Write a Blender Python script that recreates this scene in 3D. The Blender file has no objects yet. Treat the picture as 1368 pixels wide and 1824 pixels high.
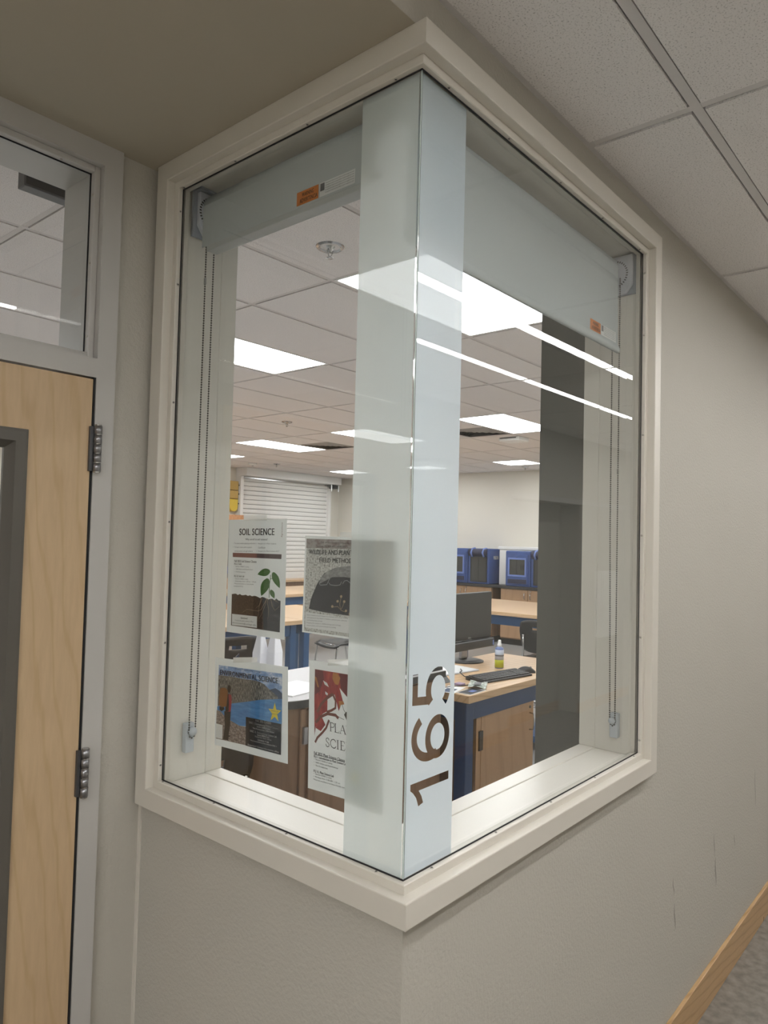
import bpy, bmesh, math, random
from mathutils import Vector, Matrix
random.seed(7)
PI = math.pi
scene = bpy.context.scene
COL = scene.collection

# ------------------------------------------------------------------ camera, world, exposure
cam_d = bpy.data.cameras.new('camera')
cam_d.sensor_fit = 'HORIZONTAL'
cam_d.sensor_width = 36.0
cam_d.lens = 33.849
cam_d.clip_start = 0.02
cam = bpy.data.objects.new('camera', cam_d)
COL.objects.link(cam)
_r = Vector((0.64802991, -0.7612079, 0.02489506))
_f = Vector((0.76029815, 0.64848512, 0.03760017))
_u = _r.cross(_f)
cam.matrix_world = Matrix(((_r.x, _u.x, -_f.x, -1.06151), (_r.y, _u.y, -_f.y, -0.82913),
                           (_r.z, _u.z, -_f.z, 1.72792), (0, 0, 0, 1)))
scene.camera = cam
world = bpy.data.worlds.new('world')
scene.world = world
world.use_nodes = True
world.node_tree.nodes['Background'].inputs[0].default_value = (0, 0, 0, 1)
world.node_tree.nodes['Background'].inputs[1].default_value = 0.0
scene.view_settings.view_transform = 'Standard'
scene.view_settings.look = 'None'
scene.view_settings.gamma = 1.0
scene.view_settings.use_curve_mapping = False
scene.view_settings.exposure = 0.0
HALL_LAMP = 39.0          # radiance of the corridor's linear lamps
ROOM_LAMP = 16.5          # radiance of the classroom troffers

# ------------------------------------------------------------------ main dimensions (metres)
XR, YL = 1.2228, 0.8716           # window opening along the right wall and the left wall
ZB, ZT = 1.0611, 2.6811           # sill and head of the opening
G = 0.0377                        # glass face behind the casing face
GT = 0.010
WALL = 0.028                      # wall face behind the casing face
IN = 0.225                        # inner wall face
HALL_Z, ROOM_Z, SOF_Z = 2.819, 3.0, 2.731
XF, YF = 10.17, 10.05             # far walls of the classroom
YD = 0.94                         # door wall face
YDI = 1.13
OPP = -2.38                       # opposite corridor wall


# ------------------------------------------------------------------ materials
def nt(name):
    m = bpy.data.materials.new(name)
    m.use_nodes = True
    t = m.node_tree
    b = t.nodes['Principled BSDF']
    return m, t, b


def rgb(c):
    return (c[0], c[1], c[2], 1.0)


def M(name, c, rough=.5, metal=0.0, spec=.5, var=None, bump=None, emit=None, coat=0.0):
    m, t, b = nt(name)
    b.inputs['Base Color'].default_value = rgb(c)
    b.inputs['Roughness'].default_value = rough
    b.inputs['Metallic'].default_value = metal
    b.inputs['Specular IOR Level'].default_value = spec
    b.inputs['Coat Weight'].default_value = coat
    if emit:
        b.inputs['Emission Color'].default_value = rgb(emit[0])
        b.inputs['Emission Strength'].default_value = emit[1]
    if var or bump:
        tc = t.nodes.new('ShaderNodeTexCoord')
    if var:
        n = t.nodes.new('ShaderNodeTexNoise')
        n.inputs['Scale'].default_value = var[0]
        n.inputs['Detail'].default_value = 5
        t.links.new(tc.outputs['Object'], n.inputs['Vector'])
        mx = t.nodes.new('ShaderNodeMix')
        mx.data_type = 'RGBA'
        mx.inputs[6].default_value = rgb([x * (1 - var[1]) for x in c])
        mx.inputs[7].default_value = rgb([min(1, x * (1 + var[1])) for x in c])
        t.links.new(n.outputs['Fac'], mx.inputs[0])
        t.links.new(mx.outputs[2], b.inputs['Base Color'])
    if bump:
        n2 = t.nodes.new('ShaderNodeTexNoise')
        n2.inputs['Scale'].default_value = bump[0]
        n2.inputs['Detail'].default_value = 3
        t.links.new(tc.outputs['Object'], n2.inputs['Vector'])
        bp = t.nodes.new('ShaderNodeBump')
        bp.inputs['Strength'].default_value = bump[1]
        bp.inputs['Distance'].default_value = bump[2] if len(bump) > 2 else .003
        t.links.new(n2.outputs['Fac'], bp.inputs['Height'])
        t.links.new(bp.outputs['Normal'], b.inputs['Normal'])
    return m


def wood(name, c1, c2, scale=(9, 9, 1.0), bands=2.2, rough=.38, fine=.35, dist=5.0):
    """c1 base, c2 darker growth lines; grain runs along the axis with the small scale."""
    m, t, b = nt(name)
    tc = t.nodes.new('ShaderNodeTexCoord')
    mp = t.nodes.new('ShaderNodeMapping')
    mp.inputs['Scale'].default_value = scale
    t.links.new(tc.outputs['Object'], mp.inputs['Vector'])
    w = t.nodes.new('ShaderNodeTexWave')
    w.wave_type = 'BANDS'
    w.bands_direction = 'DIAGONAL'
    w.inputs['Scale'].default_value = bands
    w.inputs['Distortion'].default_value = dist
    w.inputs['Detail'].default_value = 2.5
    w.inputs['Detail Scale'].default_value = .8
    t.links.new(mp.outputs['Vector'], w.inputs['Vector'])
    n = t.nodes.new('ShaderNodeTexNoise')
    n.inputs['Scale'].default_value = 14
    n.inputs['Detail'].default_value = 6
    t.links.new(mp.outputs['Vector'], n.inputs['Vector'])
    rp = t.nodes.new('ShaderNodeValToRGB')
    rp.color_ramp.elements[0].position = .0
    rp.color_ramp.elements[0].color = rgb(c1)
    rp.color_ramp.elements[1].position = 1.0
    rp.color_ramp.elements[1].color = rgb(c2)
    e = rp.color_ramp.elements.new(.86)
    e.color = rgb([a * .78 + q * .22 for a, q in zip(c1, c2)])
    t.links.new(w.outputs['Fac'], rp.inputs['Fac'])
    mx = t.nodes.new('ShaderNodeMix')
    mx.data_type = 'RGBA'
    mx.blend_type = 'MULTIPLY'
    mx.inputs[0].default_value = fine
    t.links.new(rp.outputs['Color'], mx.inputs[6])
    r2 = t.nodes.new('ShaderNodeValToRGB')
    r2.color_ramp.elements[0].position = .3
    r2.color_ramp.elements[0].color = (.72, .68, .64, 1)
    r2.color_ramp.elements[1].position = .65
    r2.color_ramp.elements[1].color = (1, 1, 1, 1)
    t.links.new(n.outputs['Fac'], r2.inputs['Fac'])
    t.links.new(r2.outputs['Color'], mx.inputs[7])
    t.links.new(mx.outputs[2], b.inputs['Base Color'])
    b.inputs['Roughness'].default_value = rough
    return m


def tile_mat(name, c):
    m, t, b = nt(name)
    tc = t.nodes.new('ShaderNodeTexCoord')
    n = t.nodes.new('ShaderNodeTexNoise')
    n.inputs['Scale'].default_value = 230
    n.inputs['Detail'].default_value = 4
    n.inputs['Roughness'].default_value = .65
    t.links.new(tc.outputs['Object'], n.inputs['Vector'])
    rp = t.nodes.new('ShaderNodeValToRGB')
    rp.color_ramp.elements[0].position = .31
    rp.color_ramp.elements[0].color = rgb([x * .5 for x in c])
    rp.color_ramp.elements[1].position = .45
    rp.color_ramp.elements[1].color = rgb(c)
    t.links.new(n.outputs['Fac'], rp.inputs['Fac'])
    t.links.new(rp.outputs['Color'], b.inputs['Base Color'])
    bp = t.nodes.new('ShaderNodeBump')
    bp.inputs['Strength'].default_value = .35
    bp.inputs['Distance'].default_value = .002
    t.links.new(n.outputs['Fac'], bp.inputs['Height'])
    t.links.new(bp.outputs['Normal'], b.inputs['Normal'])
    b.inputs['Roughness'].default_value = .95
    b.inputs['Specular IOR Level'].default_value = .1
    return m


def glass_mat(name, tint=(.992, 1.0, .994), f0=.04):
    """clear architectural pane: sharp mirror by Schlick's law over straight transmission"""
    m = bpy.data.materials.new(name)
    m.use_nodes = True
    t = m.node_tree
    t.nodes.clear()
    out = t.nodes.new('ShaderNodeOutputMaterial')
    ge = t.nodes.new('ShaderNodeNewGeometry')
    dt = t.nodes.new('ShaderNodeVectorMath')
    dt.operation = 'DOT_PRODUCT'
    t.links.new(ge.outputs['Normal'], dt.inputs[0])
    t.links.new(ge.outputs['Incoming'], dt.inputs[1])
    ab = t.nodes.new('ShaderNodeMath'); ab.operation = 'ABSOLUTE'
    t.links.new(dt.outputs['Value'], ab.inputs[0])
    om = t.nodes.new('ShaderNodeMath'); om.operation = 'SUBTRACT'
    om.inputs[0].default_value = 1.0
    t.links.new(ab.outputs[0], om.inputs[1])
    pw = t.nodes.new('ShaderNodeMath'); pw.operation = 'POWER'
    t.links.new(om.outputs[0], pw.inputs[0])
    pw.inputs[1].default_value = 5
    ma = t.nodes.new('ShaderNodeMath'); ma.operation = 'MULTIPLY_ADD'
    t.links.new(pw.outputs[0], ma.inputs[0])
    ma.inputs[1].default_value = 1 - f0
    ma.inputs[2].default_value = f0
    tr = t.nodes.new('ShaderNodeBsdfTransparent')
    tr.inputs[0].default_value = rgb(tint)
    gl = t.nodes.new('ShaderNodeBsdfAnisotropic')
    gl.inputs['Roughness'].default_value = 0.0
    mx = t.nodes.new('ShaderNodeMixShader')
    t.links.new(ma.outputs[0], mx.inputs[0])
    t.links.new(tr.outputs[0], mx.inputs[1])
    t.links.new(gl.outputs[0], mx.inputs[2])
    t.links.new(mx.outputs[0], out.inputs[0])
    return m


def film_mat(name, c, clear=.03, diff=.35, weave=True):
    m = bpy.data.materials.new(name)
    m.use_nodes = True
    t = m.node_tree
    t.nodes.clear()
    out = t.nodes.new('ShaderNodeOutputMaterial')
    d = t.nodes.new('ShaderNodeBsdfDiffuse')
    d.inputs[0].default_value = rgb(c)
    l = t.nodes.new('ShaderNodeBsdfTranslucent')
    l.inputs[0].default_value = rgb(c)
    mx = t.nodes.new('ShaderNodeMixShader')
    mx.inputs[0].default_value = 1 - diff
    t.links.new(d.outputs[0], mx.inputs[1])
    t.links.new(l.outputs[0], mx.inputs[2])
    tr = t.nodes.new('ShaderNodeBsdfTransparent')
    m2 = t.nodes.new('ShaderNodeMixShader')
    m2.inputs[0].default_value = clear
    t.links.new(mx.outputs[0], m2.inputs[1])
    t.links.new(tr.outputs[0], m2.inputs[2])
    t.links.new(m2.outputs[0], out.inputs[0])
    return m


def picture_mat(name, stops, scale=(30, 30, 30), detail=6):
    """printed picture area: noise-driven ramp of ink colours"""
    m, t, b = nt(name)
    tc = t.nodes.new('ShaderNodeTexCoord')
    mp = t.nodes.new('ShaderNodeMapping')
    mp.inputs['Scale'].default_value = scale
    t.links.new(tc.outputs['Object'], mp.inputs['Vector'])
    n = t.nodes.new('ShaderNodeTexNoise')
    n.inputs['Scale'].default_value = 1
    n.inputs['Detail'].default_value = detail
    n.inputs['Roughness'].default_value = .65
    t.links.new(mp.outputs['Vector'], n.inputs['Vector'])
    rp = t.nodes.new('ShaderNodeValToRGB')
    els = rp.color_ramp.elements
    els[0].position, els[0].color = stops[0][0], rgb(stops[0][1])
    els[1].position, els[1].color = stops[-1][0], rgb(stops[-1][1])
    for p, c in stops[1:-1]:
        e = els.new(p)
        e.color = rgb(c)
    t.links.new(n.outputs['Fac'], rp.inputs['Fac'])
    t.links.new(rp.outputs['Color'], b.inputs['Base Color'])
    b.inputs['Roughness'].default_value = .6
    return m


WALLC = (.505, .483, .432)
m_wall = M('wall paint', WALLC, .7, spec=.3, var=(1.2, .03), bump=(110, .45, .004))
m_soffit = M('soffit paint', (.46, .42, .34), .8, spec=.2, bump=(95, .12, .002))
m_room_wall = M('room wall paint', (.72, .69, .62), .8, spec=.2)
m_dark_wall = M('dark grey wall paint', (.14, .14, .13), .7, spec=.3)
m_frame = M('window frame paint', (.67, .635, .57), .38, spec=.5, bump=(60, .04, .002))
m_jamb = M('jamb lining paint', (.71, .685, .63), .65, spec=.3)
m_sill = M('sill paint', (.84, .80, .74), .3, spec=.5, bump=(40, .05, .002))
m_dframe = M('door frame paint', (.52, .505, .485), .35, spec=.5)
m_gasket = M('black gasket', (.012, .012, .014), .6)
m_glass = glass_mat('window glass', f0=.05)
m_glass_t = glass_mat('transom glass', f0=.055)
m_glass_edge = M('polished glass edge', (.62, .72, .70), .08, spec=.9)
m_film_l = film_mat('frosted film left', (.83, .87, .86), clear=.02, diff=.58)
m_film_r = film_mat('frosted film right', (.86, .93, 1.0), clear=.018, diff=.45)
m_screw = M('screw', (.50, .47, .42), .4, metal=.3)
m_hall_tile = tile_mat('corridor ceiling tile', (.88, .86, .86))
m_room_tile = tile_mat('room ceiling tile', (.80, .76, .75))
m_grid = M('ceiling grid', (.70, .68, .68), .5)
m_room_grid = M('room ceiling grid', (.62, .58, .57), .5)
m_floor = M('corridor floor', (.21, .19, .165), .45, var=(26, .75), bump=(60, .05))
m_room_floor = M('room floor', (.36, .36, .36), .25, var=(2, .12))
m_base = wood('maple baseboard', (.55, .36, .18), (.44, .27, .12), (1.2, 8, 8), 2.0, .4)
m_door = wood('maple door veneer', (.61, .445, .275), (.555, .395, .23), (6, 6, .8), 2.2, .42, .3, 9)
m_lite = M('bronze vision frame', (.115, .105, .09), .45)
m_steel = M('hinge steel', (.34, .34, .36), .3, metal=.9)
m_steel_d = M('hinge leaf steel', (.10, .10, .105), .4, metal=.6)
m_lamp_hall = M('corridor lamp lens', (.9, .9, .9), .5, emit=((1.0, .985, .965), HALL_LAMP))
m_fill_panel = M('added fill panel lens', (.9, .9, .9), .5, emit=((.98, .985, 1.0), 15.0))  # glow of the added fill panels behind the viewer
m_lamp_room = M('troffer lens', (.9, .9, .9), .5, emit=((.97, .985, 1.0), ROOM_LAMP))
m_white_metal = M('white enamel', (.78, .78, .77), .35)
m_chrome = M('chrome', (.5, .5, .5), .14, metal=1.0)
m_vent = M('diffuser grey', (.30, .29, .28), .5)
m_fabric = M('shade fabric', (.50, .535, .545), .8, spec=.15, bump=(900, .1, .0006))
m_hem = M('hem bar', (.47, .49, .49), .45)
m_bracket = M('bracket grey', (.30, .33, .38), .45, metal=.3)
m_plastic_w = M('white plastic', (.60, .62, .68), .4)
m_black = M('black plastic', (.016, .016, .018), .42)
m_chain = M('bead chain', (.10, .09, .075), .3, metal=.8)
m_clear = M('clear plastic', (.52, .56, .60), .15)
m_orange = M('orange label', (.62, .20, .045), .55)
m_label = M('white label', (.74, .75, .75), .5)
m_ink = M('black ink', (.016, .016, .018), .6)
m_ink_grey = M('grey ink', (.15, .15, .16), .6)
m_ink_white = M('white ink', (.62, .62, .62), .6)
m_ink_navy = M('navy ink', (.006, .009, .028), .6)
m_topwood = wood('butcher block', (.66, .46, .28), (.54, .35, .19), (1.0, 10, 10), 1.3, .35, .25)
m_topwood_y = wood('butcher block along y', (.66, .46, .28), (.54, .35, .19), (10, 1.0, 10), 1.3, .35, .25)
m_cab = wood('cabinet maple', (.47, .29, .165), (.43, .26, .145), (5, 5, .6), .8, .4, .2)
m_cab_d = wood('cabinet oak', (.27, .16, .095), (.22, .125, .07), (6, 6, .5), 1.0, .45, .3)
m_cab_o = wood('orange maple', (.62, .32, .16), (.52, .25, .12), (8, 8, .8), 1.0, .4, .2)
m_blue = M('blue steel', (.018, .075, .19), .4)
m_navy = M('navy steel', (.010, .045, .14), .4)
m_counter = M('black resin counter', (.03, .03, .034), .35)
m_crate = M('blue nylon', (.038, .085, .27), .7, var=(14, .3), bump=(25, .3, .01))
m_crate_l = M('light blue piping', (.16, .24, .58), .6)
m_mesh = M('dark mesh', (.045, .046, .044), .7)
m_navy_f = M('navy nylon', (.02, .024, .06), .7, bump=(30, .3, .01))
m_shutter = M('shutter enamel', (.80, .79, .77), .4)
m_shutter_j = M('shutter joint', (.30, .29, .28), .6)
m_yellow = M('yellow plastic', (.72, .52, .05), .5)
m_tan = M('tan plastic', (.52, .34, .09), .55)
m_screen = M('monitor screen', (.022, .023, .025), .35)
m_paper = film_mat('copy paper', (.90, .92, .92), clear=0.0, diff=.74)
m_tape = film_mat('adhesive tape', (.80, .80, .76), clear=.25, diff=.6)
m_paper_w = M('white paper', (.9, .9, .92), .7)
m_grey_top = M('grey laminate', (.52, .51, .52), .4)
m_wht = M('white jug', (.86, .87, .93), .4)
m_acrylic = glass_mat('clear acrylic', (.93, .95, .97), .05)
m_scuff = M('scuff mark', (.30, .28, .25), .8)
m_green = M('leaf green', (.045, .14, .02), .6)
m_green_l = M('leaf vein', (.10, .25, .05), .6)
m_soil = picture_mat('soil print', [(.3, (.012, .007, .005)), (.5, (.045, .022, .014)), (.7, (.10, .055, .035))], (260, 260, 1))
m_soil_b = picture_mat('subsoil print', [(.3, (.008, .009, .014)), (.55, (.022, .023, .033)), (.75, (.05, .05, .06))], (260, 260, 1))
m_root = M('root print', (.45, .33, .22), .6)
m_bar = M('brown bar print', (.21, .085, .075), .6)
m_bar_d = M('dark bar print', (.085, .05, .055), .6)
m_sky = picture_mat('sky print', [(.35, (.14, .25, .50)), (.50, (.26, .39, .64)), (.64, (.75, .79, .86))], (30, 60, 1))
m_hill = picture_mat('forest hill print', [(.36, (.03, .031, .034)), (.5, (.13, .128, .122)), (.64, (.36, .34, .30))], (420, 110, 1))
m_hill_b = M('blue ridge print', (.045, .075, .14), .6)
m_lake = picture_mat('lake print', [(.3, (.04, .16, .40)), (.55, (.075, .25, .54)), (.75, (.16, .38, .66))], (20, 120, 1))
m_shore = picture_mat('stony shore print', [(.32, (.09, .065, .06)), (.5, (.23, .185, .17)), (.68, (.48, .42, .38))], (160, 200, 1))
m_dark_print = M('dark panel print', (.012, .014, .020), .6)
m_star = M('yellow star print', (.74, .60, .04), .6)
m_pack = M('backpack print', (.22, .085, .02), .6)
m_shirt = M('shirt print', (.30, .03, .045), .6)
m_figure = M('dark clothing print', (.018, .014, .014), .6)
m_sand = picture_mat('sand print', [(.33, (.13, .125, .115)), (.45, (.46, .46, .44)), (.62, (.68, .69, .67))], (220, 220, 1))
m_dusk = picture_mat('dusk print', [(.3, (.16, .10, .10)), (.5, (.30, .27, .26)), (.7, (.40, .38, .37))], (60, 90, 1))
m_shell = picture_mat('shell print', [(.3, (.012, .012, .018)), (.6, (.03, .03, .042)), (.8, (.07, .07, .085))], (60, 40, 1))
m_shell_t = picture_mat('shell top print', [(.3, (.13, .13, .135)), (.55, (.28, .28, .28)), (.75, (.46, .46, .45))], (70, 120, 1))
m_shell_l = M('shell line print', (.30, .31, .33), .6)
m_red = picture_mat('red petal print', [(.3, (.13, .008, .015)), (.52, (.33, .028, .03)), (.75, (.50, .09, .045))], (90, 30, 1))
m_red_d = M('maroon petal print', (.13, .012, .018), .6)
m_petal_o = picture_mat('orange petal print', [(.3, (.34, .10, .02)), (.55, (.46, .19, .05)), (.75, (.55, .30, .10))], (90, 40, 1))
m_branch = M('branch print', (.17, .05, .04), .6)
m_frond = M('dry seed print', (.06, .05, .035), .6)


# ------------------------------------------------------------------ mesh helpers
class MB:
    def __init__(s):
        s.v, s.f = [], []

    def add(s, v, f):
        o = len(s.v)
        s.v += [tuple(p) for p in v]
        s.f += [tuple(i + o for i in q) for q in f]
        return s

    def box(s, x0, x1, y0, y1, z0, z1):
        v = [(x0, y0, z0), (x1, y0, z0), (x1, y1, z0), (x0, y1, z0), (x0, y0, z1), (x1, y0, z1), (x1, y1, z1), (x0, y1, z1)]
        return s.add(v, [(0, 3, 2, 1), (4, 5, 6, 7), (0, 1, 5, 4), (1, 2, 6, 5), (2, 3, 7, 6), (3, 0, 4, 7)])

    def prism(s, pts, axis, a0, a1):
        n = len(pts)

        def P(p, a):
            return {'x': (a, p[0], p[1]), 'y': (p[0], a, p[1]), 'z': (p[0], p[1], a)}[axis]
        v = [P(p, a0) for p in pts] + [P(p, a1) for p in pts]
        f = [tuple(range(n))[::-1], tuple(range(n, 2 * n))] + [(i, (i + 1) % n, n + (i + 1) % n, n + i) for i in range(n)]
        return s.add(v, f)

    def cyl(s, p0, p1, r, n=16, r1=None, cap=True):
        p0, p1 = Vector(p0), Vector(p1)
        r1 = r if r1 is None else r1
        d = (p1 - p0).normalized()
        a = d.orthogonal().normalized()
        b = d.cross(a)
        v = []
        for p, q in ((p0, r), (p1, r1)):
            for i in range(n):
                t = 2 * PI * i / n
                v.append(p + a * math.cos(t) * q + b * math.sin(t) * q)
        f = [(i, (i + 1) % n, n + (i + 1) % n, n + i) for i in range(n)]
        if cap:
            f += [tuple(range(n))[::-1], tuple(range(n, 2 * n))]
        return s.add(v, f)

    def lathe(s, prof, c=(0, 0, 0), n=24):
        v, f = [], []
        for r, z in prof:
            for i in range(n):
                t = 2 * PI * i / n
                v.append((c[0] + r * math.cos(t), c[1] + r * math.sin(t), c[2] + z))
        for k in range(len(prof) - 1):
            for i in range(n):
                j = (i + 1) % n
                f.append((k * n + i, k * n + j, (k + 1) * n + j, (k + 1) * n + i))
        f += [tuple(range(n))[::-1], tuple(range((len(prof) - 1) * n, len(prof) * n))]
        return s.add(v, f)

    def tube(s, pts, r, n=8):
        pts = [Vector(p) for p in pts]
        v, f = [], []
        m = len(pts)
        ref = None
        for k, p in enumerate(pts):
            d = (pts[min(k + 1, m - 1)] - pts[max(k - 1, 0)]).normalized()
            if ref is None:
                ref = d.orthogonal().normalized()
            a = (ref - d * ref.dot(d)).normalized()
            ref = a
            b = d.cross(a)
            for i in range(n):
                t = 2 * PI * i / n
                v.append(p + a * math.cos(t) * r + b * math.sin(t) * r)
        for k in range(m - 1):
            for i in range(n):
                j = (i + 1) % n
                f.append((k * n + i, k * n + j, (k + 1) * n + j, (k + 1) * n + i))
        f += [tuple(range(n))[::-1], tuple(range((m - 1) * n, m * n))]
        return s.add(v, f)

    def ball(s, c, r, n=6, k=4):
        prof = [(r * math.sin(PI * i / k) + 1e-6, -r * math.cos(PI * i / k)) for i in range(k + 1)]
        return s.lathe(prof, c, n)

    def grid(s, fn, nu, nv):
        v = [fn(i / nu, j / nv) for j in range(nv + 1) for i in range(nu + 1)]
        f = [(j * (nu + 1) + i, j * (nu + 1) + i + 1, (j + 1) * (nu + 1) + i + 1, (j + 1) * (nu + 1) + i) for j in range(nv) for i in range(nu)]
        return s.add(v, f)

    def poly(s, pts):
        return s.add(pts, [tuple(range(len(pts)))])

    def build(s, name, mat, parent=None, smooth=False, bevel=0, seg=2, off=None):
        me = bpy.data.meshes.new(name)
        vs = s.v
        if off is None and parent is not None and parent.get('_wl'):
            off = Vector(parent['_wl'])
        if off is not None:
            vs = [(p[0] - off[0], p[1] - off[1], p[2] - off[2]) for p in vs]
        me.from_pydata(vs, [], s.f)
        bm = bmesh.new()
        bm.from_mesh(me)
        bmesh.ops.recalc_face_normals(bm, faces=bm.faces)
        bm.to_mesh(me)
        bm.free()
        me.materials.append(mat)
        o = bpy.data.objects.new(name, me)
        COL.objects.link(o)
        if parent is not None:
            o.parent = parent
            if parent.get('_wl'):
                o['_wl'] = parent['_wl']
        if smooth:
            for p in me.polygons:
                p.use_smooth = True
        if bevel:
            b = o.modifiers.new('bevel', 'BEVEL')
            b.width = bevel
            b.segments = seg
            b.limit_method = 'ANGLE'
            b.angle_limit = .6
        return o


def box(name, mat, parent, x0, x1, y0, y1, z0, z1, bevel=0, seg=2):
    return MB().box(x0, x1, y0, y1, z0, z1).build(name, mat, parent, bevel=bevel, seg=seg)


def tag(o, label, cat=None, group=None, kind=None):
    o['label'] = label
    if cat:
        o['category'] = cat
    if group:
        o['group'] = group
    if kind:
        o['kind'] = kind
    return o


def thing(name, label=None, cat=None, loc=(0, 0, 0), rz=0, group=None, kind=None, world=False):
    """Empty at the thing's base.  world=True: parts are given in world coordinates (no rotation)."""
    o = bpy.data.objects.new(name, None)
    o.empty_display_size = .05
    COL.objects.link(o)
    o.location = loc
    o.rotation_euler = (0, 0, rz)
    if world:
        o['_wl'] = tuple(loc)
    if label:
        tag(o, label, cat, group, kind)
    return o


def struct(o, label):
    o['kind'] = 'structure'
    o['label'] = label
    return o


def copy_tree(o, parent=None):
    c = o.copy()
    COL.objects.link(c)
    c.parent = parent
    for ch in list(o.children):
        copy_tree(ch, c)
    return c


def text_mesh(body, bold=0.0, spacing=1.06):
    cu = bpy.data.curves.new('lettering', 'FONT')
    cu.body = body
    cu.size = 1.0
    cu.space_character = spacing
    cu.resolution_u = 3
    o = bpy.data.objects.new('lettering', cu)
    COL.objects.link(o)
    bpy.context.view_layer.update()
    me = bpy.data.meshes.new_from_object(o.evaluated_get(bpy.context.evaluated_depsgraph_get()))
    bpy.data.objects.remove(o)
    if bold:                      # heavier weight: the same flat letters laid beside themselves
        vs = [v.co.copy() for v in me.vertices]
        fs = [tuple(p.vertices) for p in me.polygons]
        n = len(vs)
        V, F_ = [], []
        for i, dx in enumerate((-1, 0, 1)):
            V += [(v.x + dx * bold * 2.2, v.y, 0) for v in vs]
            F_ += [tuple(q + i * n for q in f) for f in fs]
        me = bpy.data.meshes.new('lettering')
        me.from_pydata(V, [], F_)
    return me


def fit_text(body, w, h, bold=0.0):
    """text mesh in the xy plane with its lower left corner at the origin, w by h"""
    me = text_mesh(body, bold)
    xs = [v.co.x for v in me.vertices]
    ys = [v.co.y for v in me.vertices]
    x0, x1, y0, y1 = min(xs), max(xs), min(ys), max(ys)
    for v in me.vertices:
        v.co.x = (v.co.x - x0) / (x1 - x0) * w
        v.co.y = (v.co.y - y0) / (y1 - y0) * h
        v.co.z = 0
    return me


# ------------------------------------------------------------------ the setting: floors and walls
struct(box('floor', m_floor, None, -5, 13, -3.2, YD + .02, -.1, 0), 'mottled grey brown corridor floor')
fl = MB().box(.2, XF + .1, IN - .02, YF + .1, -.1, .001).box(-3.3, .2, YDI - .1, YF + .1, -.1, .001)
struct(fl.build('floor', m_room_floor), 'polished grey classroom floor')

w = MB().box(WALL, XR + .05, WALL, IN, 0, ZB - .05).box(XR + .05, 13, WALL, IN, 0, 3.2)
w.box(WALL, XR + .05, WALL, IN, ZT + .05, 3.2).box(-5, WALL, WALL, .10, SOF_Z, 3.2)
wall_right = struct(w.build('wall_right', m_wall), 'beige textured corridor wall right of the corner window')
w = MB().box(WALL, IN, IN, YL + .05, 0, ZB - .05).box(WALL, IN, IN, YL + .05, ZT + .05, 3.2).box(WALL, IN, YL + .05, YDI, 0, 3.2)
wall_left = struct(w.build('wall_left', m_wall), 'beige textured wall below the left pane of the corner window')
w = MB().box(-.10, WALL, YD, YDI, 0, 3.2).box(-2.75, -1.124, YD, YDI, 0, 3.2).box(-1.124, -.10, YD, YDI, SOF_Z, 3.2)
struct(w.build('wall_back', m_wall), 'beige wall strip around the wooden door')
w = MB().box(-2.75, -2.60, .028, YD, 0, 3.2).box(-5, -2.75, WALL, .20, 0, 3.2)
struct(w.build('wall_side', m_wall), 'beige side wall of the door alcove')
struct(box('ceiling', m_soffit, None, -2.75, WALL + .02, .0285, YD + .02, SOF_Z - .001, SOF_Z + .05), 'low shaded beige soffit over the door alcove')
box('caulk_bead', m_frame, wall_left, WALL - .004, WALL + .004, YD - .012, YD + .001, 0, ZB - .06)

# corridor's opposite wall with a recess
RX0, RX1, RB = 4.55, 5.93, -2.60
w = MB().box(-5, RX0, OPP - .3, OPP, 0, 3.2).box(RX1, 13, OPP - .3, OPP, 0, 3.2).box(RX0, RX1, OPP - .3, OPP, 2.13, 3.2).box(RX0, RX1, OPP - .3, RB, 0, 2.13)
wo = struct(w.build('wall_opposite', m_wall), 'beige corridor wall facing the corner window')
box('header_trim', m_dframe, wo, RX0 - .05, 9, OPP - .001, OPP + .012, 2.13, 2.18, .003)
struct(MB().box(-5.1, -5, -3, .2, 0, 3.2).build('wall_end', m_wall), 'near end wall of the corridor')
struct(MB().box(13, 13.1, -3, .2, 0, 3.2).build('wall_end', m_wall), 'far end wall of the corridor')
bb = MB().box(-5, RX0, OPP, OPP + .012, 0, .10).box(RX1, 13, OPP, OPP + .012, 0, .10).box(RX0, RX1, RB, RB + .012, 0, .10)
struct(bb.build('baseboard_opposite', m_base), 'maple baseboard of the far corridor wall')
bb = struct(MB().box(WALL - .014, 13, WALL - .014, WALL, .0, .135).build('baseboard_right', m_base, bevel=.002), 'maple wood baseboard along the right corridor wall')
struct(MB().box(WALL - .014, WALL, WALL, YD, 0, .135).build('baseboard_left', m_base, bevel=.002), 'maple wood baseboard below the left window pane')
box('joint', m_gasket, bb, 2.715, 2.718, WALL - .0145, WALL - .013, 0, .02)
pn = thing('wall_cabinet', 'shallow white cabinet on the far corridor wall', 'cabinet', (6.5, OPP, .74), world=True)
box('body', m_white_metal, pn, 6.30, 6.72, OPP, OPP + .07, .74, 1.44, .006)
box('door', m_white_metal, pn, 6.315, 6.705, OPP + .07, OPP + .085, .755, 1.425, .004)
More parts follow.
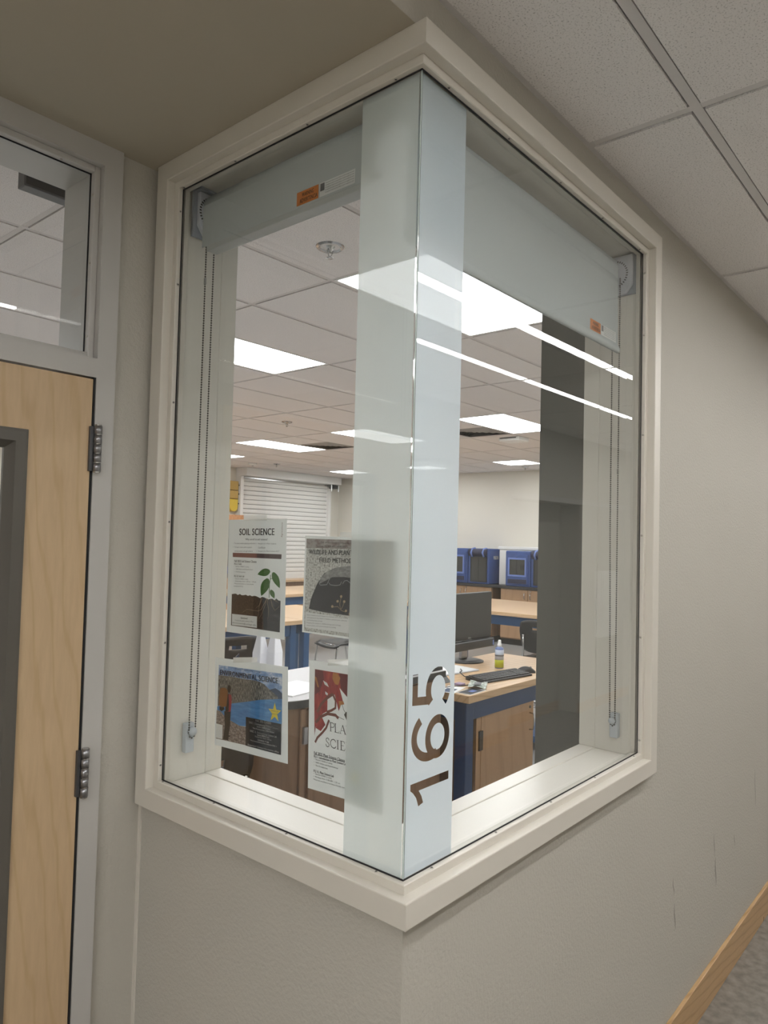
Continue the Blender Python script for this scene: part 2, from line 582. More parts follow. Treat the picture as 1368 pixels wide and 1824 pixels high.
# scuffs on the right wall
for (x, z0, z1, wd) in ((1.515, .53, .592, .007), (1.53, .41, .50, .008), (1.98, .52, .61, .008), (2.00, .40, .51, .012), (2.265, .47, .525, .008), (2.6, .55, .72, .009)):
    mb = MB()
    pts = []
    n = 8
    for i in range(n + 1):
        t = i / n
        pts.append((x + .012 * (1 - t) + .003 * math.sin(7 * t), z0 + (z1 - z0) * t, wd * math.sin(PI * (.08 + .84 * t))))
    v = [(a - c / 2, WALL - .0006, b) for a, b, c in pts] + [(a + c / 2, WALL - .0006, b) for a, b, c in pts]
    mb.add(v, [(i, i + 1, n + 2 + i, n + 1 + i) for i in range(n)])
    mb.build('scuff_mark', m_scuff, wall_right)

# classroom shell
w = MB().box(-3.3, XF + .1, YF, YF + .1, 0, 3.2)
struct(w.build('wall_far', m_room_wall), 'off white classroom wall with the roll down shutter')
struct(MB().box(XF, XF + .1, .1, YF + .1, 0, 3.2).build('wall_far_right', m_room_wall), 'off white classroom wall above the blue crates')
struct(MB().box(-3.3, -3.2, YDI - .1, YF + .1, 0, 3.2).build('wall_west', m_room_wall), 'off white classroom wall behind the door side')
w = MB().box(IN, XF, IN, IN + .012, 0, ZB - .05).box(XR + .05, XF, IN, IN + .012, ZB - .05, 3.2).box(IN, XR + .05, IN, IN + .012, ZT + .05, 3.2)
w.box(IN, IN + .012, IN, YDI, 0, ZB - .05).box(IN, IN + .012, YL + .05, YDI, ZB - .05, 3.2).box(IN, IN + .012, IN, YDI, ZT + .05, 3.2)
w.box(-3.2, -1.12, YDI, YDI + .012, 0, 3.2).box(-.10, IN + .012, YDI, YDI + .012, 0, 3.2).box(-1.12, -.10, YDI, YDI + .012, SOF_Z, 3.2)
struct(w.build('wall_inner', m_room_wall), 'off white inner faces of the window walls')
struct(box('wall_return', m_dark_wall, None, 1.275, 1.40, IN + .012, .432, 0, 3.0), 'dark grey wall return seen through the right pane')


# ------------------------------------------------------------------ ceilings: grid and tiles
def ceiling(name, label, z, xs, rows, tmat, gmat, skip, top):
    """xs: grid lines along x; rows: (y0, y1) of every tile row"""
    base = struct(box(name, gmat, None, xs[0], xs[-1], min(r[0] for r in rows), max(r[1] for r in rows), z + .03, z + .06), label)
    cache = {}
    for (y0, y1) in rows:
        for a, b in zip(xs[:-1], xs[1:]):
            mode = skip(a, b, y0, y1)
            if mode == 'none':
                continue
            x0, x1 = a, b
            if mode == 'half':
                x1 = a + .61
            key = (round(x1 - x0, 3), round(y1 - y0, 3))
            if key not in cache:
                W, H = key
                t = MB().box(.0165, W - .0165, .0165, H - .0165, -.004, .02).build('ceiling_tile', tmat, base)
                cache[key] = t
                o = t
            else:
                o = cache[key].copy()
                COL.objects.link(o)
            o.location = (x0, y0, z)
    bw = .012
    ys = sorted({round(v, 4) for r in rows for v in r})
    for x in xs:
        box('cross_tee', gmat, base, x - bw, x + bw, ys[0], ys[-1], z, z + .012)
    for y in ys:
        box('main_tee', gmat, base, xs[0], xs[-1], y - bw, y + bw, z - .0005, z + .012)
    return base


L1 = (-.950, -.878)      # corridor lamp strips (y ranges)
L2 = (-1.535, -1.470)
hx = [.759 + 1.2192 * k for k in range(-5, 10)]
hrows = [(OPP, -2.14), (-2.14, L2[0]), (L2[1], L1[0]), (L1[1], -.262), (-.262, WALL)]
hc = ceiling('ceiling', 'corridor ceiling of grey speckled acoustic tiles', HALL_Z, hx, hrows, m_hall_tile, m_grid, lambda a, b, c, d: None, 0)
box('wall_angle', m_grid, hc, -5, 13, WALL - .022, WALL + .0, HALL_Z - .001, HALL_Z + .012)
for k, (y0, y1, lab) in enumerate(((L1[0], L1[1], 'long recessed linear corridor lamp nearer the corner window'),
                                   (L2[0], L2[1], 'long recessed linear corridor lamp nearer the far wall'))):
    t = thing('linear_lamp', lab, 'ceiling lamp', (4, (y0 + y1) / 2, HALL_Z), group='linear corridor lamps', world=True)
    MB().box(-4.6, 12.6, y0 - .004, y0 + .004, HALL_Z - .002, HALL_Z + .03).box(-4.6, 12.6, y1 - .004, y1 + .004, HALL_Z - .002, HALL_Z + .03).build('trim', m_white_metal, t)
    for q in range(6):
        a = -4.6 + 17.2 * q / 6
        box('lens', m_lamp_hall, t, a, a + 17.2 / 6, y0 + .004, y1 - .004, HALL_Z + .001, HALL_Z + .01)

for y, lab in ((-1.83, 'added unseen fill light panel behind the viewer, by the far wall'), (-.57, 'added unseen fill light panel behind the viewer, by the window wall')):  # out-of-view panels added to brighten the left wall and door alcove
    t = thing('fill_panel', lab, 'ceiling light', (-3.9, y, HALL_Z), group='added fill light panels', world=True)
    zt = HALL_Z - .006
    f = MB().box(-4.52, -3.28, y - .31, y - .285, zt - .035, zt).box(-4.52, -3.28, y + .285, y + .31, zt - .035, zt).box(-4.52, -4.495, y - .285, y + .285, zt - .035, zt).box(-3.305, -3.28, y - .285, y + .285, zt - .035, zt)
    f.build('frame', m_white_metal, t)
    box('diffuser', m_fill_panel, t, -4.495, -3.305, y - .285, y + .285, zt - .030, zt - .020)

rx = [.21 + 1.22 * k for k in range(-3, 9)]
rx = [-3.2] + [x for x in rx if -3.1 < x < XF - .05] + [XF]
ry = [1.065 + .61 * k for k in range(0, 15)]
ry = [IN] + [.455] + ry + [YF]
rrows = list(zip(ry[:-1], ry[1:]))
TROF = [(1.43, 1.065, 1.22), (1.43, 2.895, 1.22), (1.43, 4.725, 1.22), (1.43, 6.555, 1.22), (1.43, 8.385, 1.22),
        (5.09, 1.065, 1.22), (5.09, 2.895, 1.22), (5.09, 4.725, 1.22), (5.09, 6.555, 1.22), (5.09, 8.385, 1.22),
        (8.75, 1.065, .61), (8.75, 2.895, .61), (8.75, 4.725, .61), (8.75, 6.555, .61), (8.75, 8.385, .61),
        (-2.23, 4.725, 1.22), (-2.23, 6.555, 1.22)]
VENT = [(5.70, 5.945), (5.70, 3.505)]


def rskip(a, b, c, d):
    for (x, y, wd) in TROF:
        if abs(a - x) < .05 and abs(c - y) < .05:
            return 'none' if wd > 1 else 'rest'
    for (x, y) in VENT:
        if abs(a + .61 - x) < .05 and abs(c - y) < .05:
            return 'half'
    return None


rc = ceiling('ceiling', 'classroom ceiling of off white speckled acoustic tiles', ROOM_Z, rx, rrows, m_room_tile, m_room_grid, lambda a, b, c, d: ('none' if rskip(a, b, c, d) == 'rest' else rskip(a, b, c, d)), 0)
for (x, y, wd) in TROF:
    if wd < 1:
        MB().box(x + .6265, min(x + 1.2035, XF), y + .0165, y + .5935, ROOM_Z - .004, ROOM_Z + .02).build('ceiling_tile', m_room_tile, rc)

TLAB = {(1.43, 1.065): 'large lit ceiling troffer nearest the corner, behind the frosted strips',
        (1.43, 2.895): 'large lit ceiling troffer beside the left window jamb',
        (5.09, 2.895): 'lit ceiling troffer beside the dark grey wall return',
        (5.09, 4.725): 'lit ceiling troffer cut by the left frosted strip',
        (5.09, 6.555): 'lit ceiling troffer left of the grey air diffuser, above the shutter',
        (5.09, 8.385): 'lit ceiling troffer tip beside the left jamb above the yellow hanging',
        (8.75, 4.725): 'small square lit ceiling panel near the far right wall',
        (8.75, 8.385): 'small square lit ceiling panel above the shutter housing end',
        (8.75, 6.555): 'small square lit ceiling panel hidden behind the frosted strip'}
for (x, y, wd) in TROF:
    lab = TLAB.get((x, y), 'lit ceiling troffer in the part of the classroom hidden from the corridor')
    t = thing('troffer_light', lab, 'ceiling light', (x + wd / 2, y + .305, ROOM_Z), group='classroom ceiling lights', world=True)
    x1 = x + wd
    y1 = y + .61
    f = MB().box(x + .008, x1 - .008, y + .008, y + .022, ROOM_Z - .002, ROOM_Z + .025).box(x + .008, x1 - .008, y1 - .022, y1 - .008, ROOM_Z - .002, ROOM_Z + .025)
    f.box(x + .008, x + .022, y + .022, y1 - .022, ROOM_Z - .002, ROOM_Z + .025).box(x1 - .022, x1 - .008, y + .022, y1 - .022, ROOM_Z - .002, ROOM_Z + .025)
    f.build('frame', m_white_metal, t)
    box('diffuser', m_lamp_room, t, x + .022, x1 - .022, y + .022, y1 - .022, ROOM_Z + .002, ROOM_Z + .012)
for i, (x, y) in enumerate(VENT):
    t = thing('air_diffuser', ('square grey ceiling diffuser behind the left pane, past the troffer', 'square grey ceiling diffuser behind the right pane, past the troffer')[i], 'air vent', (x + .305, y + .305, ROOM_Z), group='ceiling diffusers', world=True)
    box('backing', m_gasket, t, x + .02, x + .59, y + .02, y + .59, ROOM_Z + .012, ROOM_Z + .022)
    for k in range(5):
        a = .012 + .058 * k
        mb = MB()
        for q in range(4):
            c0, c1 = a, a + .036
            z0, z1 = ROOM_Z - .004, ROOM_Z + .012
            P = lambda u, v_, z: (x + u, y + v_, z)
            cs = [(c0, c0), (.61 - c0, c0), (.61 - c0, .61 - c0), (c0, .61 - c0)]
            ci = [(c1, c1), (.61 - c1, c1), (.61 - c1, .61 - c1), (c1, .61 - c1)]
            j = (q + 1) % 4
            mb.poly([P(*cs[q], z1), P(*cs[j], z1), P(*ci[j], z0), P(*ci[q], z0)])
        mb.build('louver', m_vent, t)
# sprinklers and sensors on the classroom ceiling
for i, (x, y, lab) in enumerate(((1.129, 1.406 - .02, 'chrome recessed fire sprinkler nearest the window'), (4.27, 5.16, 'small chrome fire sprinkler in mid ceiling behind the left pane'),
                                 (7.29, 8.79, 'small fire sprinkler just above the shutter'), (9.6, 5.19, 'small fire sprinkler near the far right wall'))):
    t = thing('fire_sprinkler', lab, 'sprinkler', (x, y, ROOM_Z), group='ceiling sprinklers')
    MB().lathe([(.035, .012), (.052, .006), (.060, -.001), (.066, -.004), (.066, -.001), (.055, -.012), (.048, -.010), (.040, .0), (.034, .006)], n=32).build('escutcheon', m_chrome, t, True)
    MB().lathe([(.032, .004), (.022, -.002), (.016, -.014), (.011, -.016), (.009, -.03)], n=20).build('body', m_chrome, t, True)
    fr = MB()
    for s in (-1, 1):
        fr.tube([(s * .010, 0, -.012), (s * .016, 0, -.026), (s * .008, 0, -.043), (0, 0, -.050)], .0025, 6)
    fr.build('yoke', m_chrome, t, True)
    MB().lathe([(.004, -.050), (.016, -.053), (.017, -.055), (.004, -.057)], n=20).build('deflector', m_chrome, t, True)
t = thing('smoke_detector', 'white round smoke detector above the shutter', 'detector', (7.02, 9.11, ROOM_Z))
MB().lathe([(.075, .001), (.075, -.02), (.06, -.035), (.03, -.045), (.001, -.045)], n=24).build('housing', m_white_metal, t, True)
MB().lathe([(.018, -.044), (.016, -.052), (.001, -.053)], n=14).build('sensor_cap', m_vent, t, True)
t = thing('ceiling_access_point', 'white flat wireless unit on the ceiling behind the right troffer', 'wireless unit', (6.60, 3.66, ROOM_Z), world=True)
box('shell', m_white_metal, t, 6.48, 6.72, 3.52, 3.80, ROOM_Z - .05, ROOM_Z + .001, .012, 3)
box('vent_slot', m_gasket, t, 6.475, 6.482, 3.56, 3.78, ROOM_Z - .022, ROOM_Z - .012)
box('bracket', m_vent, t, 6.50, 6.70, 3.60, 3.72, ROOM_Z - .006, ROOM_Z + .001)
t = thing('ceiling_sign', 'thin black box unit under the ceiling behind the transom', 'sign box', (.15, 1.70, 2.9), world=True)
box('case', m_black, t, -.035, .37, 1.682, 1.728, 2.905, 2.999, .003)
box('lower_rail', m_steel_d, t, -.040, .375, 1.680, 1.731, 2.898, 2.906, .002)
box('end_cap', m_steel_d, t, -.041, -.034, 1.680, 1.731, 2.898, 2.999, .002)

# ------------------------------------------------------------------ corner window (frame sections swept round both walls)
win = struct(thing('window_1', loc=(0, 0, ZB), world=True), 'cream framed corner window with butt jointed glass')


def node(k, u, w_):
    return {'cb': (w_, w_, ZB - u), 'rb': (XR + u, w_, ZB - u), 'rt': (XR + u, w_, ZT + u), 'ct': (w_, w_, ZT + u),
            'lt': (w_, YL + u, ZT + u), 'lb': (w_, YL + u, ZB - u)}[k]


SEG = (('sill', 'cb', 'rb'), ('jamb', 'rb', 'rt'), ('head', 'rt', 'ct'), ('head', 'ct', 'lt'), ('jamb', 'lt', 'lb'), ('sill', 'lb', 'cb'))


def ring(prefix, prof, mat, bevel=0, only=None):
    res = []
    for nm, a, b in SEG:
        if only and nm not in only:
            continue
        n = len(prof)
        v = [node(a, *p) for p in prof] + [node(b, *p) for p in prof]
        f = [tuple(range(n))[::-1], tuple(range(n, 2 * n))] + [(i, (i + 1) % n, n + (i + 1) % n, n + i) for i in range(n)]
        res.append(MB().add(v, f).build(prefix + '_' + nm, mat, win, bevel=bevel))
    return res


ring('casing', [(.0, .0025), (.0007, .0007), (.0025, 0), (.0475, 0), (.0493, .0007), (.05, .0025), (.05, WALL + .002), (.0, WALL + .002)], m_frame)
ring('rebate', [(.0, WALL + .001), (.045, WALL + .001), (.045, .056), (-.0, .056)], m_frame)
ring('glazing_bead', [(.001, .0245), (-.0165, .0245), (-.018, .026), (-.018, G - .0012), (.001, G - .0012)], m_frame)
ring('gasket', [(0, G - .0012), (-.0212, G - .0012), (-.0212, G), (0, G)], m_gasket)
ring('inner_stop', [(0, G + GT), (-.014, G + GT), (-.014, G + GT + .013), (0, G + GT + .013)], m_frame)
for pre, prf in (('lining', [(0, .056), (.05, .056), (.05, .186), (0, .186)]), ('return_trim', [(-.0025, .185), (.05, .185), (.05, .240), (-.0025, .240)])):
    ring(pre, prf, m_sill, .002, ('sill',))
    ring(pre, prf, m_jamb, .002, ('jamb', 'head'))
# panes and corner joint
c_ = G + .0022
pr = MB().prism([(c_, G), (XR + .012, G), (XR + .012, G + GT), (c_ + GT, G + GT)], 'z', ZB - .012, ZT + .012).build('pane', m_glass, win)
pr['label'] = 'right glass pane'
pl = MB().prism([(G, c_), (G, YL + .012), (G + GT, YL + .012), (G + GT, c_ + GT)], 'z', ZB - .012, ZT + .012).build('pane', m_glass, win)
pl['label'] = 'left glass pane'
MB().prism([(G + .0001, c_ - .0008), (c_ - .0008, G + .0001), (c_ + GT - .0008, G + GT), (G + GT, c_ + GT - .0008)], 'z', ZB + .018, ZT - .018).build('polished_edge', m_glass_edge, win)
MB().prism([(c_ - .0008, G - .0002), (c_, G - .0002), (c_ + .002, G + .002), (c_ + .0012, G + .002)], 'z', ZB + .018, ZT - .018).build('corner_seal', m_gasket, win)
# bead screws
scr = None


def screw(p, axis):
    global scr
    if scr is None:
        s_ = MB().lathe([(.0001, -.0012), (.0032, -.0009), (.0036, 0), (.0036, .001)], n=10)
        scr = s_.build('screw', m_screw, None, True)
        MBk = MB().box(-.0022, .0022, -.0005, .0005, -.0016, -.0008).box(-.0005, .0005, -.0022, .0022, -.0016, -.0008)
        k_ = MBk.build('screw_slot', m_gasket, scr)
        o = scr
    else:
        o = copy_tree(scr)
    o.parent = win
    o.location = Vector(p) - Vector((0, 0, ZB))
    o.rotation_euler = axis
    return o


bw_ = .031
for z in (1.12, 1.44, 1.76, 2.08, 2.40, 2.60):
    screw((bw_, YL - .018, z), (-PI / 2, 0, 0))        # on the inner face of the left jamb bead
    screw((XR - .018, bw_, z), (0, -PI / 2, 0))
for y in (.10, .36, .62, .84):
    screw((bw_, y, ZB + .018), (PI, 0, 0)); screw((bw_, y, ZT - .018), (0, 0, 0))
for x in (.12, .36, .62, .88, 1.16):
    screw((x, bw_, ZB + .018), (PI, 0, 0)); screw((x, bw_, ZT - .018), (0, 0, 0))

# frosted film strips; the right one carries the cut out room number
FX = G + GT + .0006
fl_ = MB().poly([(FX, .052, ZB - .002), (FX, .2055, ZB - .002), (FX, .2055, ZT + .002), (FX, .052, ZT + .002)]).build('frosted_film', m_film_l, win)
fl_['label'] = 'grey frosted film strip on the left pane'


def stroke(pts, hw):
    """outline polygon of a polyline of half width hw"""
    L, Rr = [], []
    n = len(pts)
    for i, p in enumerate(pts):
        a = Vector(pts[max(i - 1, 0)])
        b = Vector(pts[min(i + 1, n - 1)])
        d = (b - a).normalized()
        nn = Vector((-d.y, d.x))
        L.append(Vector(p) + nn * hw)
        Rr.append(Vector(p) - nn * hw)
    return [tuple(q) for q in L + Rr[::-1]]


def arc(cx, cy, rx_, ry_, a0, a1, n=28):
    return [(cx + rx_ * math.cos(math.radians(a0 + (a1 - a0) * i / n)), cy + ry_ * math.sin(math.radians(a0 + (a1 - a0) * i / n))) for i in range(n + 1)]


H_ = .128
hw = .068
cut = []      # list of (glyph polygons, z start)
one = [[(.20, 0), (.335, 0), (.335, 1), (.24, 1), (.19, .93), (.10, .85), (-.04, .79), (-.01, .67), (.10, .715), (.20, .79)]]
six_ring = (arc(.345, .325, .345, .325, 0, 360, 40)[:-1], arc(.345, .325, .345 - 2 * hw, .325 - 2 * hw, 0, 360, 40)[:-1])
six_tail = stroke(arc(.40, .53, .332, .404, 38, 207, 34), hw)
five = [[(.13, 1), (.60, 1), (.60, .868), (.13, .868)], [(.13, 1), (.255, 1), (.215, .52), (.085, .545)], stroke(arc(.30, .33, .285, .262, 132, -142, 30), hw)]


def gpos(p, z0, h=H_):
    return (.195 - p[1] * h, z0 + p[0] * h)


def cutter(pts, z0, hole=None):
    q = [gpos(p, z0) for p in pts]
    mb = MB()
    if hole is None:
        mb.prism(q, 'y', G - .02, G + .06)
    else:
        r = [gpos(p, z0) for p in hole]
        n = len(q)
        v = [(a, G - .02, b) for a, b in q] + [(a, G + .06, b) for a, b in q] + [(a, G - .02, b) for a, b in r] + [(a, G + .06, b) for a, b in r]
        f = []
        for i in range(n):
            j = (i + 1) % n
            f += [(i, j, n + j, n + i), (2 * n + i, 2 * n + j, 3 * n + j, 3 * n + i), (i, j, 2 * n + j, 2 * n + i), (n + i, n + j, 3 * n + j, 3 * n + i)]
        mb.add(v, f)
    return mb.build('cutter', m_ink)


cs = [cutter(p, 1.207) for p in one]
cs += [cutter(six_ring[0], 1.284, six_ring[1]), cutter(six_tail, 1.284)]
cs += [cutter(p, 1.386) for p in five]
film = MB().box(.052, .2100, FX, FX + .0012, ZB - .002, ZT + .002).build('frosted_film', m_film_r)
for c in cs:
    md = film.modifiers.new('cut', 'BOOLEAN')
    md.operation = 'DIFFERENCE'
    md.solver = 'EXACT'
    md.object = c
bpy.context.view_layer.update()
me = bpy.data.meshes.new_from_object(film.evaluated_get(bpy.context.evaluated_depsgraph_get()))
bm = bmesh.new()
bm.from_mesh(me)
bmesh.ops.delete(bm, geom=[f for f in bm.faces if not (f.normal.y < -.9)], context='FACES')
for v in bm.verts:
    v.co.z -= ZB
bm.to_mesh(me)
bm.free()
me.materials.clear()
me.materials.append(m_film_r)
fr_ = bpy.data.objects.new('frosted_film', me)
COL.objects.link(fr_)
fr_.parent = win
fr_['label'] = 'pale blue frosted film strip with cut out numerals 165'
bpy.data.objects.remove(film)
for c in cs:
    bpy.data.objects.remove(c)


# ------------------------------------------------------------------ roller shades
def chain(parent, pts):
    """bead chain along a closed list of points: beads are smaller than can be picked apart"""
    mb = MB()
    pts = [Vector(p) for p in pts]
    for a, b in zip(pts[:-1], pts[1:]):
        n = max(1, int((b - a).length / .0068))
        for i in range(n):
            mb.ball(a + (b - a) * (i / n), .0027, 6, 3)
        mb.cyl(a, b, .0006, 4)
    o = mb.build('bead_chain', m_chain, parent, True)
    o['kind'] = 'stuff'
    return o


# left shade: rolled up, along y
t = thing('roller_shade', 'grey roller shade rolled up high behind the left pane', 'window shade', (.125, .48, 2.5), group='roller shades', world=True)
cx, cz = .127, 2.628
MB().cyl((cx, .828, cz), (cx, .19, cz), .040, 32).build('roller', m_fabric, t, True)
fab = MB()
prof = [(cx - .040, cz), (cx - .0405, cz - .03), (cx - .041, 2.512)]
fab.add([(p[0], .828, p[1]) for p in prof] + [(p[0], .19, p[1]) for p in prof] + [(p[0] + .0012, .828, p[1]) for p in prof] + [(p[0] + .0012, .19, p[1]) for p in prof],
        [(0, 1, 4, 3), (1, 2, 5, 4), (6, 7, 10, 9), (7, 8, 11, 10), (2, 5, 11, 8), (0, 6, 7, 1), (1, 7, 8, 2), (3, 4, 10, 9), (4, 5, 11, 10)])
fb = fab.build('shade_fabric', m_fabric, t)
MB().box(cx - .0425, cx - .008, .193, .806, 2.497, 2.513).build('hem_bar', m_hem, t, bevel=.002)
br = MB().box(.072, .185, .8525, .862, 2.548, 2.678).build('bracket', m_bracket, t, bevel=.001)
MB().prism([(.083, 2.672), (.178, 2.672), (.178, 2.56), (.128, 2.548), (.103, 2.552), (.083, 2.58)], 'y', .838, .8525).build('clutch_plate', m_plastic_w, t, bevel=.002)
box('bracket_top', m_bracket, t, .072, .185, .825, .8525, 2.673, 2.680)
sl = MB()
for i in range(34):
    a = 2 * PI * i / 34
    c, s = math.cos(a), math.sin(a)
    r0, r1, h = .040, .046, .0018
    q = [(r0, -h), (r1, -h), (r1, h), (r0, h)]
    sl.prism([(cx + u * c - v_ * s, cz - .008 + u * s + v_ * c) for u, v_ in q], 'y', .8372, .8382)
so = sl.build('clutch_slots', m_black, t)
so['kind'] = 'stuff'
chain(t, [(.110, .842, 2.60), (.109, .842, 1.9), (.108, .842, 1.192), (.111, .842, 1.180), (.118, .842, 1.176), (.125, .842, 1.180), (.128, .842, 1.192), (.133, .842, 1.9), (.136, .842, 2.60)])
hd = MB().box(.104, .131, .849, .868, 1.135, 1.215).build('chain_tensioner', m_clear, t, bevel=.003)
MB().cyl((.118, .835, 1.194), (.118, .852, 1.194), .011, 16).build('pulley', m_clear, hd, True)
for z in (1.207, 1.152):
    MB().lathe([(.005, .001), (.005, -.001), (.003, -.003), (.0002, -.0035)], n=12).build('tensioner_screw', m_chrome, hd, True).matrix_local = Matrix.Translation(Vector((.118, .848, z)) - Vector((.125, .48, 2.5))) @ Matrix.Rotation(-PI / 2, 4, 'X')
cl = MB().box(.1075, .1115, .839, .845, 2.420, 2.438).build('chain_connector', m_chrome, t)


def flat_text(name, body, mat, parent, org, xd, yd, w_, h_, bold=0.0):
    me_ = fit_text(body, w_, h_, bold)
    o = bpy.data.objects.new(name, me_)
    me_.materials.append(mat)
    COL.objects.link(o)
    o.parent = parent
    xd, yd = Vector(xd).normalized(), Vector(yd).normalized()
    zd = xd.cross(yd)
    wl = Vector(parent['_wl']) if parent.get('_wl') else Vector((0, 0, 0))
    p = Vector(org) - wl
    o.matrix_local = Matrix(((xd.x, yd.x, zd.x, p.x), (xd.y, yd.y, zd.y, p.y), (xd.z, yd.z, zd.z, p.z), (0, 0, 0, 1)))
    return o


FINE = 'Strangulation hazard: young children can be strangled by cords'


def shade_labels(t, org, xd, yd, nrm):
    """warning labels; org = lower left of the orange label"""
    org, xd, yd, nrm = Vector(org), Vector(xd), Vector(yd), Vector(nrm)

    def quad(name, mat, u0, u1, v0, v1, lift):
        p = [org + xd * u + yd * v_ + nrm * lift for u, v_ in ((u0, v0), (u1, v0), (u1, v1), (u0, v1))]
        return MB().poly(p).build(name, mat, t)
    quad('warning_label', m_orange, 0, .074, 0, .033, .0006)
    flat_text('lettering', 'WARNING', m_ink, t, org + xd * .018 + yd * .0185 + nrm * .0009, xd, yd, .040, .010, .01)
    flat_text('lettering', 'ADVERTENCIA', m_ink, t, org + xd * .011 + yd * .0045 + nrm * .0009, xd, yd, .060, .010, .01)
    quad('notice_label', m_label, .078, .190, 0, .033, .0006)
    quad('pictogram', m_ink_grey, .080, .094, .013, .031, .0009)
    for i in range(5):
        flat_text('lettering', FINE, m_ink_grey, t, org + xd * .097 + yd * (.0265 - .0055 * i) + nrm * .0009, xd, yd, .090, .0034, .004)


shade_labels(t, (cx - .0412, .448, 2.518), (0, -1, 0), (0, 0, 1), (-1, 0, 0))

# right shade: lowered a little, along x
t = thing('roller_shade', 'grey blue roller shade lowered a hand span behind the right pane', 'window shade', (.7, .13, 2.4), group='roller shades', world=True)
cy, cz = .140, 2.625
MB().cyl((.085, cy, cz), (1.172, cy, cz), .036, 32).build('roller', m_fabric, t, True)
prof = [(cy - .012, cz + .034), (cy - .028, cz + .024), (cy - .036, cz + .005), (cy - .037, cz - .02), (cy - .037, 2.372), (cy - .041, 2.366), (cy - .044, 2.357), (cy - .043, 2.347), (cy - .037, 2.343), (cy - .031, 2.347), (cy - .029, 2.357), (cy - .033, 2.368)]


def fx(u, v_):
    k = min(int(v_ * (len(prof) - 1)), len(prof) - 2)
    q = v_ * (len(prof) - 1) - k
    a, b = prof[k], prof[k + 1]
    z = a[1] + (b[1] - a[1]) * q
    xe = 1.170 - .006 * math.sin((2.66 - z) * 11)
    return (.085 + (xe - .085) * u, a[0] + (b[0] - a[0]) * q, z)


MB().grid(fx, 6, len(prof) - 1).build('shade_fabric', m_fabric, t, True)
MB().box(.088, 1.160, cy - .042, cy - .031, 2.348, 2.362).build('hem_bar', m_hem, t)
MB().box(1.2145, XR + .0, .062, .175, 2.545, 2.677).build('bracket', m_bracket, t, bevel=.001)
MB().prism([(.072, 2.672), (.17, 2.672), (.17, 2.548), (.115, 2.546), (.092, 2.548), (.072, 2.575)], 'x', 1.1995, 1.2145).build('clutch_plate', m_plastic_w, t, bevel=.002)
sl = MB()
for i in range(34):
    a = 2 * PI * i / 34
    c, s = math.cos(a), math.sin(a)
    r0, r1, h = .040, .046, .0018
    q = [(r0, -h), (r1, -h), (r1, h), (r0, h)]
    sl.prism([(cy - .010 + u * c - v_ * s, cz - .012 + u * s + v_ * c) for u, v_ in q], 'x', 1.1987, 1.1997)
so = sl.build('clutch_slots', m_black, t)
so['kind'] = 'stuff'
chain(t, [(1.19, .130, 2.60), (1.19, .129, 1.8), (1.19, .122, 1.165), (1.19, .119, 1.156), (1.19, .113, 1.152), (1.19, .107, 1.156), (1.19, .105, 1.165), (1.19, .105, 1.8), (1.19, .106, 2.60)])
hd = MB().box(1.198, 1.221, .100, .127, 1.112, 1.190).build('chain_tensioner', m_clear, t, bevel=.003)
MB().cyl((1.182, .1135, 1.168), (1.200, .1135, 1.168), .010, 16).build('pulley', m_clear, hd, True)
for z in (1.180, 1.128):
    MB().lathe([(.005, .001), (.005, -.001), (.003, -.003), (.0002, -.0035)], n=12).build('tensioner_screw', m_chrome, hd, True).matrix_local = Matrix.Translation(Vector((1.197, .1135, z)) - Vector((.7, .13, 2.4))) @ Matrix.Rotation(PI / 2, 4, 'Y')
MB().box(1.187, 1.193, .1035, .1075, 1.955, 1.973).build('chain_connector', m_chrome, t)
shade_labels(t, (.962, cy - .0375, 2.374), (1, 0, 0), (0, 0, 1), (0, -1, 0))

# ------------------------------------------------------------------ door, frame and transom
DX0, DX1 = -1.070, -.154
fr = struct(thing('trim_1', loc=(-.6, .93, 0), world=True), 'grey painted steel door frame with a glazed transom')
FY0, FY1 = .925, YDI + .012
box('jamb', m_dframe, fr, -.1495, -.0985, FY0, FY1, 0, SOF_Z)
box('jamb', m_dframe, fr, -1.1245, -1.0735, FY0, FY1, 0, SOF_Z)
box('head', m_dframe, fr, -1.0735, -.1495, FY0, FY1, 2.6745, SOF_Z)
box('transom_bar', m_dframe, fr, -1.0735, -.1495, FY0, FY1, 2.122, 2.1715)
for (a0, a1, z0, z1, nm) in ((-.1495 - .016, -.1495, 2.1715, 2.6745, 'bead_jamb'), (-1.0735, -1.0575, 2.1715, 2.6745, 'bead_jamb'), (-1.0575, -.1655, 2.6585, 2.6745, 'bead_head'), (-1.0575, -.1655, 2.1715, 2.1875, 'bead_sill')):
    box(nm, m_dframe, fr, a0, a1, FY0 + .020, .9645, z0, z1, .002)
gk = MB().box(-1.0575, -.1655, .9645, .9655, 2.6555, 2.6745).box(-1.0575, -.1655, .9645, .9655, 2.1715, 2.190).box(-.1685, -.1495, .9645, .9655, 2.1715, 2.6745).box(-1.0735, -1.0545, .9645, .9655, 2.1715, 2.6745)
gk.build('gasket', m_gasket, fr)
pt = MB().box(-1.0735, -.1495, .966, .974, 2.1715, 2.6745).build('pane', m_glass_t, fr)
pt['label'] = 'clear transom pane'
for z in (2.23, 2.42, 2.60):
    MB().cyl((-.1655, .953, z), (-.1675, .953, z), .003, 10).build('screw', m_screw, fr)
for x in (-.25, -.6, -.95):
    MB().cyl((x, .953, 2.6585), (x, .953, 2.6565), .003, 10).build('screw', m_screw, fr)
box('stop', m_dframe, fr, DX0 - .004, DX0 + .01, .975, .99, 0, 2.122)
box('stop', m_dframe, fr, DX1 - .01, DX1 + .0045, .975, .99, 0, 2.122)
box('rebate_shadow', m_gasket, fr, DX1 - .001, DX1 + .0045, .929, .975, 0, 2.122)

